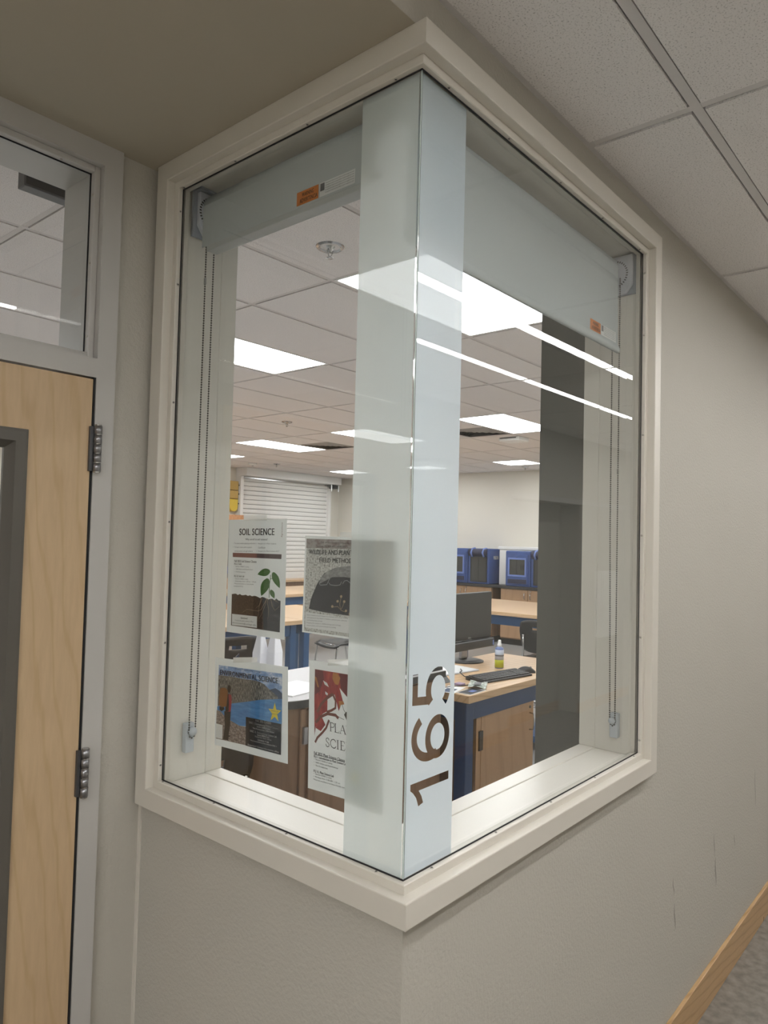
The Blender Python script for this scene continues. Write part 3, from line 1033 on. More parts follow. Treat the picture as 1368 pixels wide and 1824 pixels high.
d = struct(thing('door_1', loc=(-.6, .95, 0), world=True), 'maple veneer door with a tall bronze framed vision panel')
LX0, LX1, LZ0, LZ1 = -.86, -.312, .25, 1.968
s = MB().box(DX0 + .003, LX0 + .01, .928, .972, .01, 2.117).box(LX1 - .01, DX1 - .003, .928, .972, .01, 2.117)
s.box(LX0 + .01, LX1 - .01, .928, .972, LZ1 - .01, 2.117).box(LX0 + .01, LX1 - .01, .928, .972, .01, LZ0 + .01)
s.build('slab', m_door, d)
lprof = [(0, .929), (.002, .9215), (.008, .920), (.031, .920), (.047, .945), (.047, .955), (0, .955)]
lcor = lambda k, u, y_: {0: (LX0 + u, y_, LZ0 + u), 1: (LX1 - u, y_, LZ0 + u), 2: (LX1 - u, y_, LZ1 - u), 3: (LX0 + u, y_, LZ1 - u)}[k]
for k, nm in enumerate(('lite_rail', 'lite_stile', 'lite_rail', 'lite_stile')):
    n = len(lprof)
    v = [lcor(k, *q) for q in lprof] + [lcor((k + 1) % 4, *q) for q in lprof]
    MB().add(v, [tuple(range(n))[::-1], tuple(range(n, 2 * n))] + [(i, (i + 1) % n, n + (i + 1) % n, n + i) for i in range(n)]).build(nm, m_lite, d)
MB().box(LX0 + .02, LX1 - .02, .946, .952, LZ0 + .02, LZ1 - .02).build('pane', m_glass, d)
for z0 in (1.880, 1.066, .25):
    z1 = z0 + .119
    hb = MB()
    xc, yc, r = -.1445, .9155, .0098
    ks = 5
    for k in range(ks):
        a = z0 + (z1 - z0) * k / ks + .0012
        b = z0 + (z1 - z0) * (k + 1) / ks - .0012
        hb.cyl((xc, yc, a), (xc, yc, b), r, 20)
    h = hb.build('hinge', m_steel, d, True)
    for p in h.data.polygons:
        p.use_smooth = abs(p.normal.z) < .5
    MB().cyl((xc, yc, z0 - .002), (xc, yc, z1 + .002), r * .86, 16).build('pin', m_chrome, h)
    MB().box(-.163, -.1535, .9195, .929, z0 + .002, z1 - .003).build('leaf', m_steel_d, h, bevel=.001)


# ------------------------------------------------------------------ posters on the left pane
def homog(quad):
    """projective map from a seen quad (TL, TR, BR, BL) to the unit square with v down"""
    import numpy as np
    A, B = [], []
    for (x, y), (u, v_) in zip(quad, ((0, 0), (1, 0), (1, 1), (0, 1))):
        A.append([x, y, 1, 0, 0, 0, -u * x, -u * y]); B.append(u)
        A.append([0, 0, 0, x, y, 1, -v_ * x, -v_ * y]); B.append(v_)
    h = np.linalg.solve(np.array(A, float), np.array(B, float))
    return lambda x, y: ((h[0] * x + h[1] * y + h[2]) / (h[6] * x + h[7] * y + 1), (h[3] * x + h[4] * y + h[5]) / (h[6] * x + h[7] * y + 1))


class Poster:
    """sheet of paper in its own xy plane (x right, y up, z to the viewer), fixed behind the pane"""

    def __init__(s, label, yc, zc, w_, h_, tilt, swing, gap, quad):
        s.w, s.h = w_, h_
        s.map = homog(quad)
        r = thing('poster', label, 'poster', group='class posters taped inside the left pane')
        r.matrix_world = Matrix.Translation((G + GT + gap, yc, zc)) @ Matrix(((0, 0, -1, 0), (-1, 0, 0, 0), (0, 1, 0, 0), (0, 0, 0, 1))) @ Matrix.Rotation(swing, 4, 'Y') @ Matrix.Rotation(tilt, 4, 'Z')
        s.root = r
        MB().box(-w_ / 2, w_ / 2, -h_ / 2, h_ / 2, -.0003, 0).build('sheet', m_paper, r)

    def P(s, x, y, lay=1):
        u, v_ = s.map(x, y)
        return ((u - .5) * s.w, (.5 - v_) * s.h, .00018 * lay)

    def poly(s, name, mat, pts, lay=1):
        return MB().poly([s.P(x, y, lay) for x, y in pts]).build(name, mat, s.root)

    def line(s, name, mat, pts, wpx, lay=2, taper=False):
        q = [s.P(x, y, lay) for x, y in pts]
        n = len(q)
        L, Rr = [], []
        k = wpx
        for i in range(n):
            a, b = Vector(q[max(i - 1, 0)][:2]), Vector(q[min(i + 1, n - 1)][:2])
            dd = (b - a).normalized()
            hw_ = k / 2 * (1 - .8 * i / (n - 1) if taper else 1)
            L.append((q[i][0] - dd.y * hw_, q[i][1] + dd.x * hw_, q[i][2]))
            Rr.append((q[i][0] + dd.y * hw_, q[i][1] - dd.x * hw_, q[i][2]))
        mb = MB()
        mb.add(L + Rr, [(i, i + 1, n + i + 1, n + i) for i in range(n - 1)])
        return mb.build(name, mat, s.root)

    def text(s, body, x0, x1, yt0, yb0, mat=m_ink, bold=0.0, lay=3, yt1=None, yb1=None, w_=None):
        """lettering between (x0, yt0..yb0) and (x1, ...)"""
        yt1 = yt0 if yt1 is None else yt1
        yb1 = yb0 if yb1 is None else yb1
        a = Vector(s.P(x0, yb0, lay))
        b = Vector(s.P(x1, yb1, lay))
        c = Vector(s.P(x0, yt0, lay))
        xd = (b - a)
        me_ = fit_text(body, xd.length, (c - a).length, bold)
        me_.materials.append(mat)
        o = bpy.data.objects.new('lettering', me_)
        COL.objects.link(o)
        o.parent = s.root
        o.matrix_local = Matrix.Translation(a) @ Matrix.Rotation(math.atan2(xd.y, xd.x), 4, 'Z')
        return o

    def tape(s, x0, x1, y0, y1):
        MB().poly([s.P(x, y, 1) for x, y in ((x0, y1), (x1, y1), (x1, y0), (x0, y0))]).build('tape', m_tape, s.root)


def leaf(tip, base, wd, n=9):
    """heart leaf outline from base to tip in picture units"""
    tip, base = Vector(tip), Vector(base)
    d_ = tip - base
    nn = Vector((-d_.y, d_.x)).normalized()
    L, Rr = [], []
    for i in range(n + 1):
        q = i / n
        wv = wd * (math.sin(PI * min(1, q * .96 + .04)) ** .75) * (1.15 - .55 * q)
        L.append(base + d_ * q + nn * wv)
        Rr.append(base + d_ * q - nn * wv)
    return [tuple(p) for p in L] + [tuple(p) for p in Rr[::-1]]


# soil science
p = Poster('white soil science poster with a green seedling in brown soil', .516, 1.630, .2125, .2755, .014, .0, .004, ((58, 58), (880, 40), (860, 1760), (5, 1670)))
p.text('SOIL SCIENCE', 205, 707, 180, 272, bold=.012, yt1=172, yb1=268)
p.text('Why enroll in soil science?', 293, 610, 314, 350, m_ink_grey, .004, yt1=312, yb1=350)
p.text('\u2022  To learn while playing with dirt!', 112, 440, 376, 402, m_ink_grey)
p.text('\u2022  As part of a Plant Science', 455, 732, 376, 402, m_ink_grey)
p.text('\u2022  To learn how soils support', 112, 386, 430, 456, m_ink_grey)
p.text('Certificate', 478, 580, 430, 454, m_ink_grey)
p.text('ecosystems and agriculture', 137, 398, 484, 510, m_ink_grey)
p.text('\u2022  As part of a Plant Science AS-T', 455, 778, 482, 508, m_ink_grey)
p.poly('colour_bar', m_bar, [(108, 520), (460, 526), (455, 590), (108, 580)])
p.poly('colour_bar', m_bar_d, [(460, 526), (810, 534), (806, 600), (455, 590)])
p.text('Fall 2025 Soil Science Classes', 134, 452, 620, 652, m_ink, .01, yt1=628, yb1=658)
p.text('PLS-2 Soils', 132, 236, 664, 692, m_ink, .01)
for i, (b_, x1) in enumerate((('\u2022  Section 50000 (3 units)', 342), ('\u2022  100% Online and Asynchronous', 400), ('\u2022  *No Prerequisites', 292))):
    p.text(b_, 132, x1, 704 + 38 * i, 728 + 38 * i, m_ink_grey, yb1=732 + 38 * i, yt1=708 + 38 * i)
p.text('PLS 2L Soils Lab', 128, 276, 838, 866, m_ink, .01)
for i, (b_, x0, x1) in enumerate((('\u2022  Section 50000 (1 unit)', 126, 332), ('\u2022  Wednesdays from 11:00 am - 1:50 pm', 124, 446), ('*Must be enrolled in or have already', 128, 412), ('completed PLS 2', 122, 256))):
    p.text(b_, x0, x1, 880 + 35 * i, 904 + 35 * i, m_ink_grey, yt1=886 + 35 * i, yb1=910 + 35 * i)
top = [(90, 1115)]
for i in range(1, 24):
    x = 90 + i * (800 - 90) / 24
    top.append((x, 1112 + .10 * (x - 90) + random.uniform(-16, 14)))
top.append((800, 1195))
k = [q for q in top if q[0] < 560]
p.poly('soil_picture', m_soil, k + [(556, 1625), (75, 1572)])
p.poly('soil_picture', m_soil_b, [k[-1]] + [q for q in top if q[0] >= 560] + [(792, 1652), (556, 1625)])
p.poly('contact_box', m_paper, [(92, 1402), (460, 1430), (458, 1598), (88, 1566)], 2)
p.text('Questions?', 220, 325, 1444, 1474, m_ink, .012, yt1=1450, yb1=1480)
p.text('Contact the plant science office', 135, 405, 1484, 1512, m_ink_grey, yt1=1500, yb1=1526)
p.text('plantscience@college.edu', 100, 445, 1518, 1546, m_ink_grey, yt1=1548, yb1=1574)
p.line('stem', m_green, [(635, 1155), (636, 1050), (640, 960), (652, 880), (655, 825)], .0021, 2)
p.line('stem', m_green, [(652, 885), (680, 876), (700, 868)], .0013, 2)
for tip, base, wd in (((468, 822), (648, 770), 58), ((788, 1012), (690, 790), 52), ((522, 1130), (618, 880), 66), ((712, 1162), (660, 1040), 36)):
    p.poly('leaf', m_green, leaf(tip, base, wd), 3)
    p.line('leaf_vein', m_green_l, [base, ((tip[0] + base[0]) / 2, (tip[1] + base[1]) / 2), tip], .0006, 4)
for pts in (((610, 1160), (560, 1250), (520, 1330), (470, 1350), (310, 1330), (232, 1392)), ((600, 1160), (580, 1260), (530, 1390), (470, 1490)),
            ((620, 1165), (610, 1230), (632, 1330), (628, 1420), (612, 1480)), ((660, 1165), (680, 1270), (720, 1335), (770, 1290), (800, 1240)),
            ((540, 1160), (500, 1260), (440, 1310)), ((700, 1180), (740, 1200), (775, 1228)), ((520, 1160), (490, 1290), (480, 1400), (462, 1480))):
    p.line('root', m_root, pts, .0011, 3, True)
p.tape(268, 600, -10, 62)
me_ = fit_text('Agriculture', .034, .0055)
me_.materials.append(m_bar)
o = bpy.data.objects.new('lettering', me_); COL.objects.link(o); o.parent = p.root
o.matrix_local = Matrix.Translation(p.P(826, 296, 3)) @ Matrix.Rotation(PI / 2, 4, 'Z')

# environmental science
p = Poster('environmental science poster with a hiker above a blue lake', .523, 1.322, .268, .2145, .042, .0, .004, ((5, 35), (1195, 210), (1213, 1790), (0, 1492)))
p.poly('picture', m_sky, [(65, 165), (1105, 320), (1108, 640), (60, 520)], 1)
p.poly('picture', m_hill_b, [(880, 600), (930, 570), (1000, 552), (1060, 590), (1110, 640), (1112, 735), (880, 735)], 2)
p.poly('picture', m_hill, [(62, 330), (180, 345), (300, 362), (480, 400), (640, 420), (740, 445), (820, 490), (880, 550), (960, 620), (1040, 690), (1045, 745), (760, 740), (560, 770), (300, 805), (50, 845)], 3)
p.poly('picture', m_lake, [(45, 850), (300, 800), (560, 770), (760, 740), (1112, 728), (1112, 1140), (530, 1180), (400, 1168), (290, 1120), (40, 1030)], 4)
p.poly('picture', m_shore, [(36, 905), (100, 930), (170, 1010), (280, 1090), (360, 1135), (420, 1170), (530, 1185), (530, 1492), (25, 1385)], 5)
p.poly('hiker_picture', m_figure, [(165, 930), (275, 930), (262, 1180), (240, 1330), (282, 1335), (240, 1360), (235, 1415), (150, 1395), (175, 1180)], 6)
p.poly('hiker_picture', m_shirt, [(205, 640), (280, 655), (290, 740), (278, 900), (270, 940), (190, 930), (200, 760)], 7)
p.poly('hiker_picture', m_figure, arc(248, 560, 30, 66, 0, 360, 14)[:-1], 8)
p.poly('hiker_picture', m_figure, [(190, 660), (235, 640), (245, 800), (240, 930), (185, 930)], 8)
p.poly('backpack_picture', m_pack, [(95, 560), (130, 537), (190, 545), (225, 590), (225, 640), (205, 850), (130, 862), (80, 835), (82, 700)], 9)
p.poly('backpack_picture', m_figure, [(85, 850), (160, 860), (170, 900), (120, 930), (85, 900)], 8)
p.poly('notice_panel', m_dark_print, [(530, 1020), (1112, 1135), (1110, 1642), (528, 1495)], 10)
cxs, cys = 1002, 950
st = []
for i in range(10):
    a = math.radians(-90 + 36 * i)
    r_ = (108, 165) if i % 2 == 0 else (44, 66)
    st.append((cxs + r_[0] * math.cos(a), cys + r_[1] * math.sin(a) + (0.15 * r_[0] * math.cos(a))))
p.poly('star', m_star, st, 11)
p.text('Satisfies Lab', 940, 1060, 895, 922, m_ink_grey, lay=12, yt1=918, yb1=945)
p.text('Science GE', 945, 1055, 945, 972, m_ink_grey, lay=12, yt1=965, yb1=992)
p.text('ENVIRONMENTAL SCIENCE', 98, 1050, 240, 325, m_ink_navy, .010, 12, yt1=390, yb1=478)
p.text('Clovis Community College', 350, 780, 215, 245, m_ink_navy, 0, 12, yt1=275, yb1=305)
for (b_, x0, x1, y0, y1, hh, bo) in (('FALL 2025 CLASSES', 692, 945, 1060, 1105, 36, .012), ('ENSC 1: Environmental Science Lecture', 585, 1056, 1090, 1190, 36, .012), ('Section 50000 (3 units)', 715, 930, 1165, 1212, 30, 0),
                                     ('*No Prerequisites, 100% Online', 645, 995, 1190, 1262, 30, 0), ('ENSC 1L: Environmental Science Lab', 600, 1040, 1230, 1325, 36, .012), ('Section 50000 (1 unit)', 722, 918, 1302, 1345, 30, 0),
                                     ('Tuesdays from 10 am - 12:50 pm', 684, 955, 1328, 1388, 30, 0), ('Lecture + lab', 730, 912, 1378, 1422, 28, 0), ('*Must be enrolled in or have completed ENSC 1', 605, 1040, 1390, 1490, 30, 0),
                                     ('Questions? Contact the science office', 565, 1075, 1462, 1582, 30, 0)):
    p.text(b_, x0, x1, y0, y0 + hh, m_ink_white, bo, 12, yt1=y1, yb1=y1 + hh)
p.poly('blank_box', m_paper, [(30, 1130), (145, 1160), (140, 1395), (18, 1365)], 12)
p.tape(305, 700, 45, 130)

# wildlife and plant field methods
p = Poster('grey wildlife and plant field methods poster with a tortoise', .216, 1.6235, .267, .214, -.008, .022, .0065, ((62, 75), (1643, 143), (1628, 2045), (45, 1700)))
p.poly('picture', m_sand, [(85, 125), (1600, 190), (1585, 1985), (75, 1680)], 1)
p.poly('picture', m_dusk, [(85, 125), (1600, 190), (1600, 340), (82, 285)], 2)
p.poly('tortoise_picture', m_shell, [(150, 1310), (170, 1180), (200, 1080), (270, 900), (380, 720), (560, 630), (800, 610), (1050, 680), (1250, 860), (1350, 1100), (1400, 1340), (1380, 1560), (860, 1470), (420, 1390), (200, 1330)], 3)
p.poly('tortoise_picture', m_shell_t, [(300, 900), (330, 790), (430, 690), (580, 625), (800, 605), (1000, 655), (1180, 780), (1100, 860), (900, 800), (880, 820), (700, 790), (520, 790), (400, 850)], 4)
for a in (((310, 900), (330, 920), (430, 915), (450, 870), (480, 800)), ((460, 880), (490, 920), (580, 935), (650, 925), (672, 870)), ((690, 910), (720, 860), (760, 850), (820, 900), (900, 920))):
    p.line('shell_line', m_shell_l, a, .0014, 5)
for x, y in ((672, 1125), (615, 1205), (725, 1215), (530, 1290), (757, 1375), (822, 1430)):
    p.poly('flower_picture', m_root, arc(x, y, 20, 24, 0, 360, 10)[:-1], 6)
for a in (((672, 1140), (650, 1260), (670, 1360), (740, 1395)), ((540, 1300), (620, 1295), (655, 1340)), ((725, 1230), (690, 1320), (665, 1350))):
    p.line('flower_stem', m_root, a, .0009, 5)
p.poly('text_panel', m_label, [(95, 1365), (1500, 1640), (1490, 1900), (95, 1625)], 4)
for i, (b_, x1) in enumerate((('Learn hands-on techniques to estimate and study wildlife', 795), ('and plants in the field in habitat assessment, species', 775), ('and biodiversity surveys', 372), ('Prepares for careers in wildlife biology, plant biology,', 680), ('conservation, and environmental consulting', 595))):
    y0 = 1402 + 44 * i
    p.text(b_, 122, x1, y0, y0 + 26, m_ink_grey, 0, 6, yt1=y0 + .14 * (x1 - 122), yb1=y0 + 26 + .14 * (x1 - 122))
p.text('WILDLIFE AND PLANT', 132, 846, 308, 388, m_ink, .012, 7, yt1=342, yb1=424)
p.text('FIELD METHODS', 305, 885, 452, 530, m_ink, .012, 7, yt1=480, yb1=562)
p.text('Fall 2025 | Clovis Community College', 325, 930, 180, 210, m_ink, .004, 7, yt1=205, yb1=235)
p.text('Lecture: TR 9:00 AM - 10:40 AM', 255, 722, 240, 270, m_ink, .004, 7, yt1=258, yb1=288)
p.tape(625, 1050, 20, 100)

# plant science
p = Poster('plant science poster with red flower petals and serif title', .215, 1.324, .212, .276, .022, .022, .0060, ((80, 28), (1011, 190), (955, 1917), (38, 1650)))
p.poly('picture', m_red, [(148, 150), (575, 232), (565, 540), (452, 396), (490, 560), (440, 640), (400, 480), (300, 500), (295, 690), (240, 720), (160, 800), (130, 1000), (135, 500)], 1)
p.poly('picture', m_red_d, [(148, 150), (250, 170), (260, 280), (200, 440), (140, 480)], 2)
p.poly('picture', m_red, [(140, 470), (250, 450), (300, 560), (290, 680), (240, 620), (200, 700), (270, 860), (210, 940), (150, 900)], 2)
p.poly('petal', m_red_d, [(450, 208), (575, 232), (562, 535), (470, 400)], 3)
p.poly('petal', m_paper, [(250, 296), (300, 330), (322, 385), (270, 350)], 4)
p.poly('petal', m_paper, [(276, 435), (312, 468), (300, 490), (275, 470)], 4)
p.poly('petal', m_paper, [(310, 545), (340, 520), (370, 545), (395, 640), (330, 680), (300, 660)], 4)
p.poly('petal', m_petal_o, [(378, 200), (430, 210), (468, 270), (440, 360), (400, 350), (365, 270)], 4)
p.poly('petal', m_petal_o, [(148, 240), (170, 260), (198, 385), (180, 380), (146, 270)], 4)
p.poly('petal', m_red, [(360, 330), (440, 370), (480, 540), (510, 600), (470, 610), (440, 690), (420, 600), (395, 480)], 5)
p.poly('petal', m_petal_o, [(440, 560), (500, 565), (510, 605), (470, 612), (450, 650)], 6)
p.line('branch', m_branch, [(140, 1080), (170, 1020), (230, 960), (280, 900), (318, 800)], .0050, 5)
p.line('branch', m_branch, [(150, 830), (210, 760), (300, 720), (400, 740), (436, 780)], .0062, 6)
p.line('branch', m_branch, [(170, 700), (230, 590), (300, 520), (370, 475)], .0062, 6)
p.line('branch', m_branch, [(290, 700), (350, 680), (400, 650), (405, 560), (370, 470)], .0052, 6)
p.line('twig', m_frond, [(436, 760), (470, 780), (505, 798)], .0009, 5)
p.line('twig', m_frond, [(485, 610), (500, 670), (520, 705)], .0011, 5)
p.poly('seed_picture', m_frond, [(505, 735), (530, 700), (575, 715), (565, 790), (545, 845), (530, 790)], 5)


def serif(p, x, y0, y1, ch, wd, skew):
    """one serif capital: cap line y0, base line y1 at its left edge x, width wd (picture units)"""
    T, t_ = .0021, .0008

    def Q(a, b):
        return (x + a * wd, y0 + (y1 - y0) * b + skew * a * wd)

    def ln(pts, w_):
        p.line('lettering', m_ink, [Q(a, b) for a, b in pts], w_, 8)

    def ser(a, b, h=.17):
        ln([(a - h, b), (a + h, b)], t_)
    if ch == 'P':
        ln([(.2, 0), (.2, 1)], T); ser(.2, 1); ln([(.03, 0), (.4, 0)], t_)
        ln([(.2, 0), (.6, .0), (.82, .1), (.88, .26), (.8, .42), (.6, .52), (.2, .53)], t_ * 1.6)
    if ch == 'L':
        ln([(.2, 0), (.2, 1)], T); ser(.2, 0); ln([(.03, 1), (.9, 1), (.96, .78)], t_ * 1.3)
    if ch == 'A':
        ln([(.47, 0), (.1, 1)], t_); ln([(.47, 0), (.85, 1)], T); ln([(.24, .64), (.72, .64)], t_); ser(.1, 1, .13); ser(.87, 1, .13)
    if ch == 'N':
        ln([(.15, 0), (.15, 1)], t_); ln([(.15, 0), (.85, 1)], T); ln([(.85, 0), (.85, 1)], t_); ser(.15, 1, .12); ser(.85, 0, .12); ser(.1, 0, .08)
    if ch == 'T':
        ln([(.5, 0), (.5, 1)], T); ln([(.05, .2), (.08, 0), (.92, 0), (.95, .2)], t_ * 1.2); ser(.5, 1)
    if ch == 'S':
        ln([(.82, .24), (.74, .05), (.5, 0), (.25, .08), (.17, .24), (.3, .40), (.65, .56), (.84, .74), (.76, .92), (.48, 1), (.22, .94), (.13, .72)], T * .7)
    if ch == 'C':
        ln([(.9, .26), (.8, .07), (.55, 0), (.28, .1), (.1, .35), (.1, .65), (.28, .9), (.55, 1), (.8, .94), (.93, .76)], T * .75)
    if ch == 'I':
        ln([(.5, 0), (.5, 1)], T); ser(.5, 0, .3); ser(.5, 1, .3)
    if ch == 'E':
        ln([(.2, 0), (.2, 1)], T); ln([(.03, 0), (.82, 0), (.86, .2)], t_ * 1.2); ln([(.2, .48), (.66, .48)], t_); ln([(.03, 1), (.85, 1), (.92, .77)], t_ * 1.2)


sk = .24
for ch, x, wd in (('P', 325, 68), ('L', 384, 62), ('A', 448, 82), ('N', 526, 84), ('T', 606, 74)):
    dy = (x - 325) * sk
    serif(p, x, 828 + dy, 936 + dy, ch, wd, sk)
for ch, x, wd in (('S', 268, 58), ('C', 326, 80), ('I', 402, 42), ('E', 452, 64), ('N', 520, 84), ('C', 606, 80), ('E', 690, 64)):
    dy = (x - 268) * sk
    serif(p, x, 1018 + dy, 1128 + dy, ch, wd, sk)
for (b_, x0, x1, y0, y1, hh, bo, mt) in (('Fall 2025 Plant Science Classes', 126, 505, 1190, 1290, 34, .008, m_ink), ('PLS 1: Introduction to Plant Science Lecture', 124, 570, 1238, 1350, 30, .01, m_ink), ('\u2022  Section 50000 (3 units)', 124, 350, 1276, 1336, 26, 0, m_ink_grey),
                                         ('\u2022  100% Online and Asynchronous', 122, 420, 1312, 1392, 26, 0, m_ink_grey), ('\u2022  *No Prerequisites', 122, 292, 1350, 1396, 26, 0, m_ink_grey), ('PLS 1L: Plant Science Lab', 118, 366, 1418, 1486, 30, .01, m_ink),
                                         ('\u2022  Section 50000 (1 unit)', 118, 338, 1456, 1516, 26, 0, m_ink_grey), ('\u2022  Mondays from 11:00 AM - 1:50 pm', 116, 442, 1490, 1580, 26, 0, m_ink_grey), ('*Must be enrolled in or have already completed', 112, 560, 1526, 1648, 26, 0, m_ink_grey)):
    p.text(b_, x0, x1, y0, y0 + hh, mt, bo, 8, yt1=y1, yb1=y1 + hh)
p.line('underline', m_ink, [(126, 1228), (505, 1326)], .0008, 8)
p.poly('star', m_star, [(640 + (75 if i % 2 == 0 else 32) * math.cos(math.radians(-90 + 36 * i)), 1510 + (95 if i % 2 == 0 else 40) * math.sin(math.radians(-90 + 36 * i))) for i in range(10)], 6)
p.tape(310, 700, 30, 108)

# ------------------------------------------------------------------ classroom furniture


def lab_table(label, x0, x1, y0, y1, z=.90, mat=m_topwood, frame=m_blue, group='blue framed lab tables', leg=.075, inset=.05, shelf=False):
    t = thing('lab_table', label, 'table', ((x0 + x1) / 2, (y0 + y1) / 2, 0), group=group, world=True)
    box('tabletop', mat, t, x0, x1, y0, y1, z - .042, z, .003)
    a0, a1, b0, b1 = x0 + inset, x1 - inset, y0 + inset, y1 - inset
    for (lx, ly) in ((a0, b0), (a1 - leg, b0), (a0, b1 - leg), (a1 - leg, b1 - leg)):
        box('leg', frame, t, lx, lx + leg, ly, ly + leg, 0, z - .043, .004)
    for (p0, p1, q0, q1) in ((a0 + leg, a1 - leg, b0 + .01, b0 + .04), (a0 + leg, a1 - leg, b1 - .04, b1 - .01), (a0 + .01, a0 + .04, b0 + leg, b1 - leg), (a1 - .04, a1 - .01, b0 + leg, b1 - leg)):
        box('apron', frame, t, p0, p1, q0, q1, z - .043 - .115, z - .043, .003)
    return t


def chair_proto(label):
    """black shell stacking chair on a chrome wire frame; faces +x, base at the origin"""
    t = thing('stacking_chair', label, 'chair', group='black stacking chairs')

    def seat(u, v_):
        x = -.20 + .42 * u
        y = (-.22 + .44 * v_) * (1 - .10 * (1 - u))
        r_ = abs(2 * v_ - 1)
        z = .452 - .016 * (1 - r_ ** 2) + (.022 * ((1 - u) ** 3)) - .035 * max(0, u - .82) / .18 * 1.0
        return (x, y, z)

    def back(u, v_):
        a = (u * 2 - 1)
        wd = .225 * (1 - .10 * abs(2 * v_ - 1) ** 3)
        y = a * wd
        z = .52 + .33 * v_ - .028 * abs(a) ** 4 * (1 if v_ > .5 else -1)
        x = -.215 - .075 * v_ + .055 * a * a
        return (x, y, z)
    for nm, fn in (('seat', seat), ('backrest', back)):
        g_ = MB().grid(fn, 12, 10)
        if nm == 'backrest':      # hand slot in the upper back
            g_.f = [q for i, q in enumerate(g_.f) if not (i // 12 == 7 and 4 <= i % 12 <= 7)]
        o = g_.build(nm, m_black, t, True)
        sd = o.modifiers.new('solid', 'SOLIDIFY')
        sd.thickness = .014
        sd.offset = 0
    for s_ in (-1, 1):
        y = .20 * s_
        MB().tube([(.17, y, .43), (.19, y * 1.03, .40), (.235, y * 1.12, .0)], .010, 8).build('leg', m_chrome, t, True)
        MB().tube([(-.15, y, .43), (-.18, y * 1.03, .38), (-.27, y * 1.12, .0)], .010, 8).build('leg', m_chrome, t, True)
        MB().tube([(.17, y, .436), (-.15, y, .436), (-.20, y * .98, .47), (-.225, y * .9, .56), (-.255, y * .85, .70)], .010, 8).build('side_rail', m_chrome, t, True)
    MB().tube([(.17, -.20, .43), (.17, .20, .43)], .009, 8).build('cross_rail', m_chrome, t, True)
    return t


first = [None]


def chair(label, x, y, rz, z=0):
    if first[0] is None:
        first[0] = chair_proto(label)
        o = first[0]
    else:
        o = copy_tree(first[0])
        o['label'] = label
    o.location = (x, y, z)
    o.rotation_euler = (0, 0, rz)
    return o


# teacher bench by the window
t = lab_table('butcher block bench with navy legs nearest the right pane', 2.213, 3.655, 1.333, 2.055, .90, m_topwood, m_navy, 'blue framed lab tables')
cb = thing('base_cabinet', 'maple cabinet under the butcher block bench', 'cabinet', (2.8, 1.7, 0), world=True)
box('carcass', m_cab_d, cb, 2.405, 3.058, 1.425, 1.95, .06, .80, .002)
dr = box('door', m_cab, cb, 2.452, 3.052, 1.404, 1.424, .08, .772, .003)
MB().tube([(3.003, 1.404, .672), (3.003, 1.378, .668), (3.003, 1.374, .640), (3.003, 1.374, .60), (3.003, 1.378, .572), (3.003, 1.404, .568)], .0045, 8).build('handle', m_chrome, dr, True)
MB().cyl((3.003, 1.405, .708), (3.003, 1.399, .708), .009, 14).build('lock', m_steel_d, dr)
box('hinge', m_black, cb, 2.428, 2.468, 1.400, 1.414, .55, .66, .003)
box('face_strip', m_cab, cb, 2.405, 2.452, 1.408, 1.425, .06, .80)
box('toe_kick', m_black, cb, 2.42, 3.04, 1.46, 1.92, 0, .06)

# things on the bench
mo = thing('computer_monitor', 'black flat monitor with sound bar on the bench', 'monitor', (3.14, 1.95, .90), world=True)
box('panel', m_black, mo, 2.87, 3.415, 1.95, 1.985, 1.052, 1.372, .006)
sc_ = box('screen', m_screen, mo, 2.88, 3.405, 1.946, 1.951, 1.075, 1.362)
box('sound_bar', m_black, mo, 2.92, 3.425, 1.925, 1.975, .985, 1.045, .010, 3)
box('power_light', m_crate_l, mo, 3.398, 3.412, 1.9235, 1.926, .995, 1.03)
flat_text('lettering', 'DELL', m_ink_white, mo, (3.118, 1.9485, 1.059), (1, 0, 0), (0, 0, 1), .040, .010)
box('stand_neck', m_steel, mo, 3.11, 3.18, 1.99, 2.02, .915, 1.2, .006)
MB().lathe([(.125, 0), (.125, .008), (.10, .014), (.001, .016)], (3.145, 1.985, .90), 32).build('stand_base', m_black, mo, True)
tb = thing('document_tray', 'flat grey tablet board lying behind the keyboard', 'board', (2.75, 1.83, .90), rz=-.12)
MB().box(-.16, .16, -.10, .10, 0, .010).build('board', m_plastic_w, tb, bevel=.004)
MB().box(-.15, .15, -.09, .09, .010, .0112).build('surface', m_label, tb)
mo2 = thing('monitor_stand', 'black angled monitor stand foot beside the frosted strip', 'monitor stand', (2.42, 1.72, .90), world=True)
MB().prism([(1.62, .90), (1.82, .90), (1.75, .955), (1.72, 1.25), (1.69, 1.25), (1.685, .955)], 'x', 2.36, 2.46).build('foot', m_black, mo2, bevel=.004)
box('panel', m_black, mo2, 2.20, 2.40, 1.655, 1.69, 1.02, 1.33, .006)
kb = thing('keyboard', 'black computer keyboard on the bench', 'keyboard', (2.795, 1.50, .90), rz=-.145)
MB().prism([(-.075, 0), (.075, 0), (.075, .022), (.06, .024), (-.07, .012), (-.075, .010)], 'x', -.225, .225).build('case', m_black, kb, bevel=.002)
m_key = M('key grey', (.05, .05, .055), .5)
kk = None
for r_ in range(5):
    for c_ in range(18):
        x = -.215 + c_ * .0240 + (.0 if c_ < 14 else .006)
        y = -.060 + r_ * .0245
        if kk is None:
            kk = MB().box(0, .0205, 0, .0205, 0, .006).build('key', m_key, kb)
            o = kk
        else:
            o = kk.copy()
            COL.objects.link(o)
        o.location = (x, y, .0125 + (y + .07) * .0915)
ms = thing('computer_mouse', 'black computer mouse right of the keyboard', 'mouse', (3.087, 1.482, .90), rz=-1.08)
